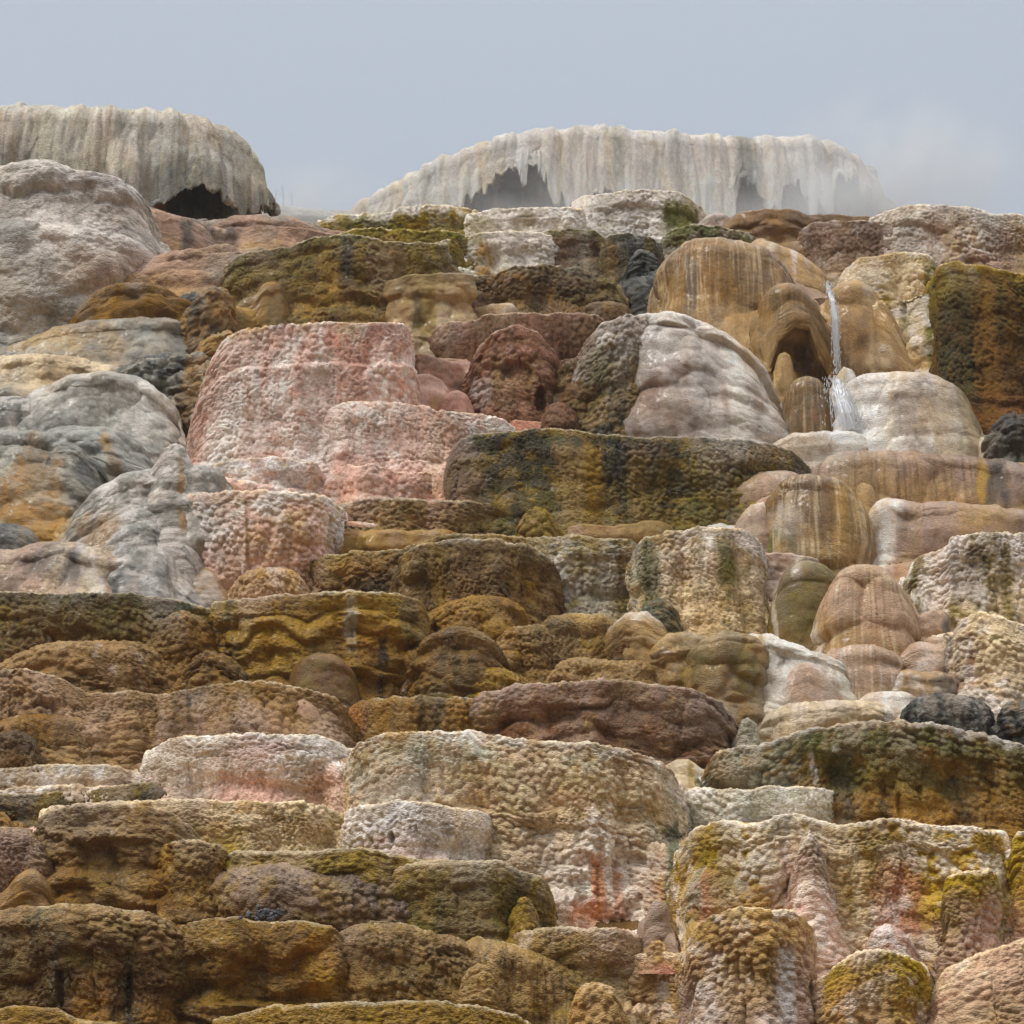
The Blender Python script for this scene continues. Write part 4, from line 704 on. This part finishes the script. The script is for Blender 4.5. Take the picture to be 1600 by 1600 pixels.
# ------------------------------------------------------------------ white terraces and lower left
T('white terrace with pink blush, left half of the white pair', [(222, 1215), (228, 1182), (250, 1165), (280, 1152), (330, 1148), (400, 1147), (450, 1147), (505, 1149), (535, 1157), (553, 1170)], 1292,
   'white pink cream | blotch pink .4 | patchy olive .25 | rim wash .8 .14 | at olive 490 1220 40 40 .4', 'crust', d=1.6, lobes=.55)
T('largest white terrace with an orange stained hollow', [(545, 1200), (550, 1168), (570, 1154), (610, 1144), (680, 1140), (740, 1143), (785, 1148), (800, 1156), (860, 1158), (930, 1160), (985, 1172), (1030, 1190), (1052, 1205), (1064, 1240)], 1455,
   'gwhite cream tan sand mauve | rim wash .8 .16 | patchy tan .4 | blotch white .4 | blotch mauve .25 | streak yolive .25 | patchy olive .25 | at wash 942 1380 76 108 1 | at wash 940 1340 56 70 1 | run orange 928 11 1328 1425 938 | run orange 968 7 1345 1440 | at orange 930 1430 54 22 .8 | patchy peach .3 | run rust 936 4 1350 1400 | run bluegreen 1052 12 1290 1440', 'crust', d=2.3, n=3, dents=[(942, 1390, 50, 74, .10), (1000, 1340, 10, 12, .12)], prof=[(0, 0), (.1, .05), (.4, 0), (1, .15)], lobes=.55, dy=0.9)
T('pale pink strip terrace at the left edge', [(-110, 1205), (-20, 1203), (60, 1198), (130, 1194), (190, 1196), (228, 1204)], 1240, 'white pink | rim gwhite .6 .1 | patchy tan .3', 'crust', d=1.0)
T('thin pink white step under the pale pink strip', [(-110, 1240), (0, 1236), (70, 1228), (140, 1226), (200, 1228), (225, 1236)], 1252, 'white pink | patchy tan .3', 'crust', d=.6, dy=-.15)
T('thin dark olive strip ledge at lower left', [(-110, 1246), (20, 1240), (120, 1236), (180, 1232), (220, 1225), (280, 1223), (340, 1223), (390, 1228), (428, 1240)], 1258, 'dkolive olive | patchy yolive .4', 'bubbly', d=.9, dy=-.15)
T('cream olive ledge in front of the pink blush white terrace', [(60, 1270), (120, 1258), (180, 1254), (250, 1248), (320, 1249), (360, 1254), (420, 1250), (480, 1253), (520, 1260), (545, 1272)], 1335, 'cream yolive brown | rim cream .8 .12 | patchy ochre .4 | foot brown .6 | patchy olive .3', 'crust', d=1.5, dy=-0.6)
T('small pinkish white terrace in front of the largest white one', [(540, 1300), (545, 1268), (565, 1258), (600, 1256), (630, 1250), (680, 1253), (720, 1262), (750, 1266), (768, 1272), (778, 1300)], 1350,
   'white pink | rim white .8 .14 | patchy brown .3 | at salmon 595 1310 10 8 .5', 'crust', d=1.4, dents=[(612, 1308, 4, 10, .12)], lobes=.6, dy=-1.0)
T('brown broad ledge with glinting crust at left', [(60, 1310), (75, 1280), (100, 1262), (140, 1256), (200, 1255), (250, 1262), (290, 1275), (320, 1295), (338, 1320)], 1428,
   'tan ochre redbrown | rim yolive .6 .14 | patchy brown .4 | blotch redbrown .4 | streak tan .3', 'steps', d=1.8, lobes=.8)
Lu('small ochre nub at the left edge by the brown broad ledge', [(-60, 1285), (-10, 1268), (25, 1268), (42, 1285)], 1300, 'ochre tan', 'bubbly', dy=-.1)
T('grey brown round shoulder at the left edge', [(-110, 1305), (-30, 1294), (30, 1292), (70, 1298), (98, 1315), (106, 1350)], 1425, 'mauve brown ochre | rim tan .5 .2 | patchy ochre .3', 'ledge', d=1.6, a=.4, b=.3)
Lu('smooth ochre lump at the left edge under the shoulder', [(-40, 1410), (25, 1395), (50, 1365), (75, 1355), (100, 1368), (116, 1410)], 1432, 'ochre gold | patchy brown .4', 'wetlob', dy=-.4, d=1.0)
T('brown block between the broad ledge and the ochre steps', [(252, 1380), (258, 1338), (272, 1318), (300, 1311), (345, 1315), (368, 1325), (376, 1345)], 1436, 'ochre brown | patchy gold .4 | blotch redbrown .3', 'bubbly', d=1.2, dy=-.3)
T('long ochre ridge behind the lower left steps', [(330, 1345), (375, 1328), (450, 1330), (530, 1326), (580, 1326), (630, 1334), (665, 1345), (720, 1346), (760, 1345)], 1400, 'yolive ochre | rim gwhite .5 .08 | patchy brown .3 | streak tan .3', 'steps', d=1.4, dy=-1.0)
T('brown rounded swell low on the left, purple tinted top', [(318, 1410), (326, 1372), (350, 1350), (400, 1346), (460, 1352), (520, 1362), (580, 1366), (640, 1370), (676, 1390), (692, 1430)], 1455, 'mauve brown ochre | patchy gold .4 | blotch dkolive .3', 'bubbly', d=1.8, a=.4, b=.35, dy=-0.6)
T('olive round ended ledge below the small pinkish terrace', [(600, 1380), (625, 1356), (660, 1346), (720, 1346), (780, 1347), (815, 1358), (848, 1368), (860, 1385), (866, 1420)], 1475, 'yolive olive ochre | rim cream .7 .12 | patchy tan .3 | streak dkolive .3', 'steps', d=1.7, dy=-.45)
Lu('olive small knob on the flank of the round ended ledge', [(795, 1430), (802, 1408), (820, 1402), (838, 1412), (842, 1440)], 1465, 'yolive tan | patchy ochre .4', 'bubbly', dy=-.6)
T('big dark brown drum at the bottom left corner', [(-110, 1440), (-20, 1424), (60, 1417), (120, 1412), (180, 1412), (230, 1418), (275, 1428), (305, 1440), (316, 1475)], 1640,
   'sand brown ochre brown | rim tan .6 .15 | patchy olive .3 | blotch redbrown .3 | run black 97 6 1530 1580 | run black 200 6 1520 1590 | streak dkolive .35', 'bubbly', d=2.1, a=.35, b=.25, dents=[(97, 1545, 5, 34, .10), (205, 1550, 6, 40, .12)], dy=.5)
T('brown ledge with undercut lip at bottom, under the black tuft', [(270, 1470), (300, 1445), (330, 1434), (380, 1433), (430, 1440), (490, 1440), (530, 1446), (560, 1470)], 1640,
   'ochre brown | rim yolive .5 .12 | patchy gold .4 | patchy black .2 | blotch brown .4', 'steps', d=1.6, dy=.6)
T('tan low step behind the undercut ledge', [(400, 1450), (430, 1436), (480, 1432), (540, 1440), (590, 1450)], 1470, 'ochre yolive | patchy tan .4', 'steps', d=.8)
T('dark brown swell at the bottom centre left', [(490, 1490), (515, 1458), (545, 1446), (590, 1440), (640, 1448), (690, 1462), (740, 1472), (790, 1486), (830, 1500), (850, 1530)], 1640, 'tan brown ochre | rim yolive .4 .1 | patchy gold .3 | blotch dkolive .35 | patchy brown .4', 'bubbly', d=1.9, dy=.7, a=.35, b=.3, dents=[(720, 1490, 30, 8, .10)])
T('brown folded ledge right of the bottom centre swell', [(690, 1500), (720, 1466), (780, 1472), (840, 1484), (890, 1496), (912, 1530), (920, 1570)], 1640, 'tan brown | rim yolive .5 .1 | fine dkolive .4 | patchy gold .3', 'fringe', d=1.5, dy=.9, a=.3, b=.3)
Lu('domed brown knob in front of the folded ledge', [(712, 1560), (722, 1520), (750, 1505), (775, 1515), (788, 1560)], 1610, 'tan brown | patchy gold .3', 'bubbly', dy=.0)
T('tan olive terrace at the bottom below the stained hollow', [(790, 1500), (798, 1464), (830, 1448), (880, 1445), (930, 1449), (975, 1452), (1000, 1462), (1010, 1500)], 1640, 'tan yolive brown | rim cream .7 .1 | patchy olive .35 | patchy white .2 | foot tan .4', 'steps', d=1.7, dy=1.1)
Lu('pale tan knob in the very bottom beside the runnel', [(880, 1600), (890, 1550), (920, 1535), (960, 1545), (985, 1600)], 1640, 'sand tan | patchy cream .3', 'crust', dy=.2)
T('lowest ochre ledge rim showing at the bottom edge', [(330, 1600), (420, 1572), (520, 1568), (620, 1566), (700, 1566), (780, 1575), (830, 1600)], 1700, 'gold ochre | rim gwhite .6 .06', 'steps', d=1.2, dy=0)
T('ochre flat ledge in the bottom left corner of the view', [(-110, 1590), (0, 1578), (60, 1572), (120, 1580), (180, 1600)], 1700, 'gold ochre', 'steps', d=1.0, dy=0)

finish_map(); run_jobs(); bleed_colours(); hillside()

# ------------------------------------------------------------------ black tuft, dry stems, falling water
def tuft():
    rng = random.Random(4); X, Y, Z = [float(v) for v in at(410, 1437, float(hillY(1640)) + .35)]
    vs, fs = [], []
    for k in range(46):
        cx, cz = rng.gauss(0, .10), abs(rng.gauss(.04, .035)); cy = rng.gauss(0, .05); r = rng.uniform(.014, .034)
        n0 = len(vs); q = rng.random() * 3
        for a_, b_ in [(0, 1.5)] + [(math.tau * i / 6 + q, .3) for i in range(6)] + [(math.tau * i / 6 + .5 + q, -.7) for i in range(6)]:
            rr = r * rng.uniform(.7, 1.3); vs.append((cx + rr * math.cos(a_) * math.cos(b_), cy + rr * math.sin(a_) * math.cos(b_), cz + rr * math.sin(b_)))
        for i in range(6):
            fs.append((n0, n0 + 1 + i, n0 + 1 + (i + 1) % 6)); fs.append((n0 + 1 + i, n0 + 7 + i, n0 + 1 + (i + 1) % 6)); fs.append((n0 + 1 + (i + 1) % 6, n0 + 7 + i, n0 + 7 + (i + 1) % 6))
    me = bpy.data.meshes.new('lichen_tuft'); me.from_pydata(vs, [], fs); me.update()
    m = bpy.data.materials.new('charred_crust'); m.use_nodes = True; b = m.node_tree.nodes['Principled BSDF']
    no = m.node_tree.nodes.new('ShaderNodeTexNoise'); no.inputs['Scale'].default_value = 30
    rp = m.node_tree.nodes.new('ShaderNodeValToRGB'); rp.color_ramp.elements[0].color = (.008, .008, .010, 1); rp.color_ramp.elements[0].position = .5
    rp.color_ramp.elements[1].color = (.30, .30, .33, 1); rp.color_ramp.elements[1].position = .68
    m.node_tree.links.new(no.outputs[0], rp.inputs[0]); m.node_tree.links.new(rp.outputs[0], b.inputs['Base Color']); b.inputs['Roughness'].default_value = .7
    me.materials.append(m); o = bpy.data.objects.new('lichen_tuft', me); C.objects.link(o); o.location = (X, Y, Z); o.scale = (1.25, 1.25, 1.5)
    o['label'] = 'small black knobbly tuft sitting on the undercut brown ledge at bottom'; o['category'] = 'tuft'
tuft()

def plain(name, colr, rough, trans=0):
    m = bpy.data.materials.new(name); m.use_nodes = True; n = m.node_tree.nodes; b = n['Principled BSDF']
    no = n.new('ShaderNodeTexNoise'); no.inputs['Scale'].default_value = 8; rp = n.new('ShaderNodeValToRGB')
    rp.color_ramp.elements[0].color = tuple(v * .8 for v in colr) + (1,); rp.color_ramp.elements[1].color = tuple(colr) + (1,)
    m.node_tree.links.new(no.outputs[0], rp.inputs[0]); m.node_tree.links.new(rp.outputs[0], b.inputs['Base Color'])
    b.inputs['Roughness'].default_value = rough; b.inputs['Transmission Weight'].default_value = trans
    return m
M_STEM = plain('dry_stem', (.16, .14, .12), .8); M_WATER = plain('white_water', (.80, .82, .85), .35, .1)
def tube(vs, fs, pts, r0, r1, k=5):
    n0 = len(vs)
    for i, p in enumerate(pts):
        rr = r0 + (r1 - r0) * i / (len(pts) - 1)
        for j in range(k):
            a_ = math.tau * j / k; vs.append((p[0] + rr * math.cos(a_), p[1] + rr * math.sin(a_), p[2]))
    for i in range(len(pts) - 1):
        for j in range(k): fs.append((n0 + i * k + j, n0 + i * k + (j + 1) % k, n0 + (i + 1) * k + (j + 1) % k, n0 + (i + 1) * k + j))
def stems():
    rng = random.Random(3); Yr = float(hillY(345)) + 12.6
    for px, h, lab in ((430, 26, 'left thin dry stem on the far ridge'), (443, 34, 'tallest thin dry stem on the far ridge'), (456, 22, 'right short dry stem on the far ridge')):
        X, Y, Z = [float(v) for v in at(px, 316, Yr)]; vs, fs = [], []; s = Yr * TH / 800; p = []
        x = 0
        for i in range(6): p.append((x, 0, (h * s) * i / 5 - .1)); x += rng.gauss(0, .015)
        tube(vs, fs, p, .012, .006)
        for q in (2, 3, 4): tube(vs, fs, [p[q], (p[q][0] + rng.choice((-1, 1)) * .09, .02, p[q][2] + .10)], .007, .004)
        me = bpy.data.meshes.new('dry_stem'); me.from_pydata(vs, [], fs); me.materials.append(M_STEM)
        o = bpy.data.objects.new('dry_stem', me); C.objects.link(o); o.location = (X, Y, Z)
        o['label'] = lab; o['category'] = 'plant stem'; o['group'] = 'dry stems on the far ridge'
stems()
def fall(name, label, path, Y, width, nstr, seed):
    """water: a bundle of thin wavering strands and drops following a path"""
    rng = random.Random(seed); vs, fs = [], []
    pts = [[float(v) for v in at(px, py, Y + dyy)] for px, py, dyy in path]
    o0 = pts[-1]
    for s_ in range(nstr):
        off = rng.gauss(0, width); ph = rng.random() * 6; a0, a1 = sorted((rng.random() * .5, .55 + rng.random() * .45))
        p = []
        for i in range(26):
            t = a0 + (a1 - a0) * i / 25; f = t * (len(pts) - 1); k = min(int(f), len(pts) - 2); g = f - k
            q = [pts[k][j] * (1 - g) + pts[k + 1][j] * g for j in range(3)]
            p.append((q[0] - o0[0] + off * (.4 + t) + .008 * math.sin(ph + t * 9), q[1] - o0[1] + rng.gauss(0, .002) - .02 * (s_ % 3), q[2] - o0[2]))
        r_ = rng.uniform(.003, .009); tube(vs, fs, p, r_, r_ * .5)
    for s_ in range(nstr * 4):
        f = rng.random() * (len(pts) - 1); k = int(f); g = f - k; q = [pts[k][j] * (1 - g) + pts[k + 1][j] * g - o0[j] for j in range(3)]
        r_ = rng.uniform(.004, .011); x = q[0] + rng.gauss(0, width * 1.6)
        tube(vs, fs, [(x, q[1] - .03, q[2] + .03), (x, q[1] - .03, q[2] - .02)], r_, r_)
    me = bpy.data.meshes.new(name); me.from_pydata(vs, [], fs); me.materials.append(M_WATER); me.polygons.foreach_set('use_smooth', [True] * len(me.polygons))
    o = bpy.data.objects.new(name, me); C.objects.link(o); o.location = o0; o['label'] = label; o['category'] = 'waterfall'
YW = float(hillY(615)) - .75
fall('waterfall', 'thin upper thread of white water falling between two brown domes', [(1292, 440, .6), (1300, 470, .1), (1305, 500, 0), (1306, 540, 0), (1308, 585, 0)], YW, .035, 90, 1)
fall('waterfall', 'spreading splash of white water beside the brown pillar dome', [(1306, 588, 1.3), (1312, 618, .3), (1322, 645, .1), (1330, 672, 0)], float(hillY(690)) - .75, .10, 170, 2)

# ------------------------------------------------------------------ the steamy air
def haze():
    x0, x1, y0, y1 = -70, 70, -6, 110; z0 = float(at(800, 1900, hillY(1900) + 1.5)[2]) - 1.2; z1 = 27.5
    vs = [(x, y, z) for x in (x0, x1) for y in (y0, y1) for z in (z0, z1)]
    fs = [(0, 1, 3, 2), (4, 6, 7, 5), (0, 4, 5, 1), (2, 3, 7, 6), (0, 2, 6, 4), (1, 5, 7, 3)]
    me = bpy.data.meshes.new('haze'); me.from_pydata(vs, [], fs); me.update()
    m = bpy.data.materials.new('haze'); m.use_nodes = True; n = m.node_tree.nodes; n.clear()
    o_ = n.new('ShaderNodeOutputMaterial'); p = n.new('ShaderNodeVolumePrincipled')
    p.inputs['Color'].default_value = (.90, .93, .97, 1); p.inputs['Density'].default_value = .0003; p.inputs['Anisotropy'].default_value = .2
    m.node_tree.links.new(p.outputs[0], o_.inputs['Volume']); me.materials.append(m)
    o = bpy.data.objects.new('haze', me); C.objects.link(o); o['kind'] = 'stuff'
haze()
def steam():
    x0, x1, y0, y1 = -26, 30, 67.5, 100; z0, z1 = 17, 46
    vs = [(x, y, z) for x in (x0, x1) for y in (y0, y1) for z in (z0, z1)]
    fs = [(0, 1, 3, 2), (4, 6, 7, 5), (0, 4, 5, 1), (2, 3, 7, 6), (0, 2, 6, 4), (1, 5, 7, 3)]
    me = bpy.data.meshes.new('steam'); me.from_pydata(vs, [], fs); me.update()
    m = bpy.data.materials.new('steam'); m.use_nodes = True; n = m.node_tree.nodes; n.clear()
    o_ = n.new('ShaderNodeOutputMaterial'); p = n.new('ShaderNodeVolumePrincipled')
    p.inputs['Color'].default_value = (.95, .98, 1.0, 1); p.inputs['Density'].default_value = .019; p.inputs['Anisotropy'].default_value = .2
    m.node_tree.links.new(p.outputs[0], o_.inputs['Volume']); me.materials.append(m)
    o = bpy.data.objects.new('steam', me); C.objects.link(o); o['kind'] = 'stuff'
steam()
def puff(px, py, Y, rx, ry, rz, dens, lab):
    import bmesh
    bm = bmesh.new(); bmesh.ops.create_icosphere(bm, subdivisions=4, radius=1)
    rng = random.Random(int(px))
    for v in bm.verts:
        k = 1 + .18 * math.sin(v.co.x * 3.1 + px) * math.cos(v.co.z * 2.7) + .10 * math.sin(v.co.y * 5 + v.co.z * 4)
        v.co = Vector((v.co.x * rx * k, v.co.y * ry * k, v.co.z * rz * k))
    me = bpy.data.meshes.new('steam'); bm.to_mesh(me); bm.free()
    m = bpy.data.materials.new('steam_puff'); m.use_nodes = True; n = m.node_tree.nodes; n.clear()
    o_ = n.new('ShaderNodeOutputMaterial'); p = n.new('ShaderNodeVolumePrincipled')
    p.inputs['Color'].default_value = (.95, .98, 1.0, 1); 
    tcn = n.new('ShaderNodeTexCoord'); ln = n.new('ShaderNodeVectorMath'); ln.operation = 'DIVIDE'; ln.inputs[1].default_value = (rx, ry, rz)
    le = n.new('ShaderNodeVectorMath'); le.operation = 'LENGTH'; k1 = n.new('ShaderNodeMapRange'); k1.interpolation_type = 'SMOOTHSTEP'
    k1.inputs['From Min'].default_value = .95; k1.inputs['From Max'].default_value = .0; k1.inputs['To Min'].default_value = 0; k1.inputs['To Max'].default_value = dens * 2.2
    nz = n.new('ShaderNodeTexNoise'); nz.inputs['Scale'].default_value = .55; nz.inputs['Detail'].default_value = 3
    k2 = n.new('ShaderNodeMapRange'); k2.inputs['From Min'].default_value = .35; k2.inputs['From Max'].default_value = .7
    mu = n.new('ShaderNodeMath'); mu.operation = 'MULTIPLY'; L_ = m.node_tree.links
    L_.new(tcn.outputs['Object'], ln.inputs[0]); L_.new(ln.outputs[0], le.inputs[0]); L_.new(le.outputs['Value'], k1.inputs['Value'])
    L_.new(tcn.outputs['Object'], nz.inputs['Vector']); L_.new(nz.outputs[0], k2.inputs['Value'])
    L_.new(k1.outputs[0], mu.inputs[0]); L_.new(k2.outputs[0], mu.inputs[1]); L_.new(mu.outputs[0], p.inputs['Density'])
    m.node_tree.links.new(p.outputs[0], o_.inputs['Volume']); me.materials.append(m)
    o = bpy.data.objects.new('steam', me); C.objects.link(o); o.location = [float(v) for v in at(px, py, Y)]; o['kind'] = 'stuff'
puff(1400, 290, 72.0, 5.5, 3.4, 4.0, .34, 0)
puff(1250, 330, 71.5, 4.5, 2.6, 2.0, .25, 0)
puff(470, 320, 72.0, 3.6, 2.5, 2.0, .25, 0)
puff(880, 330, 71.0, 7.0, 1.8, 1.6, .2, 0)
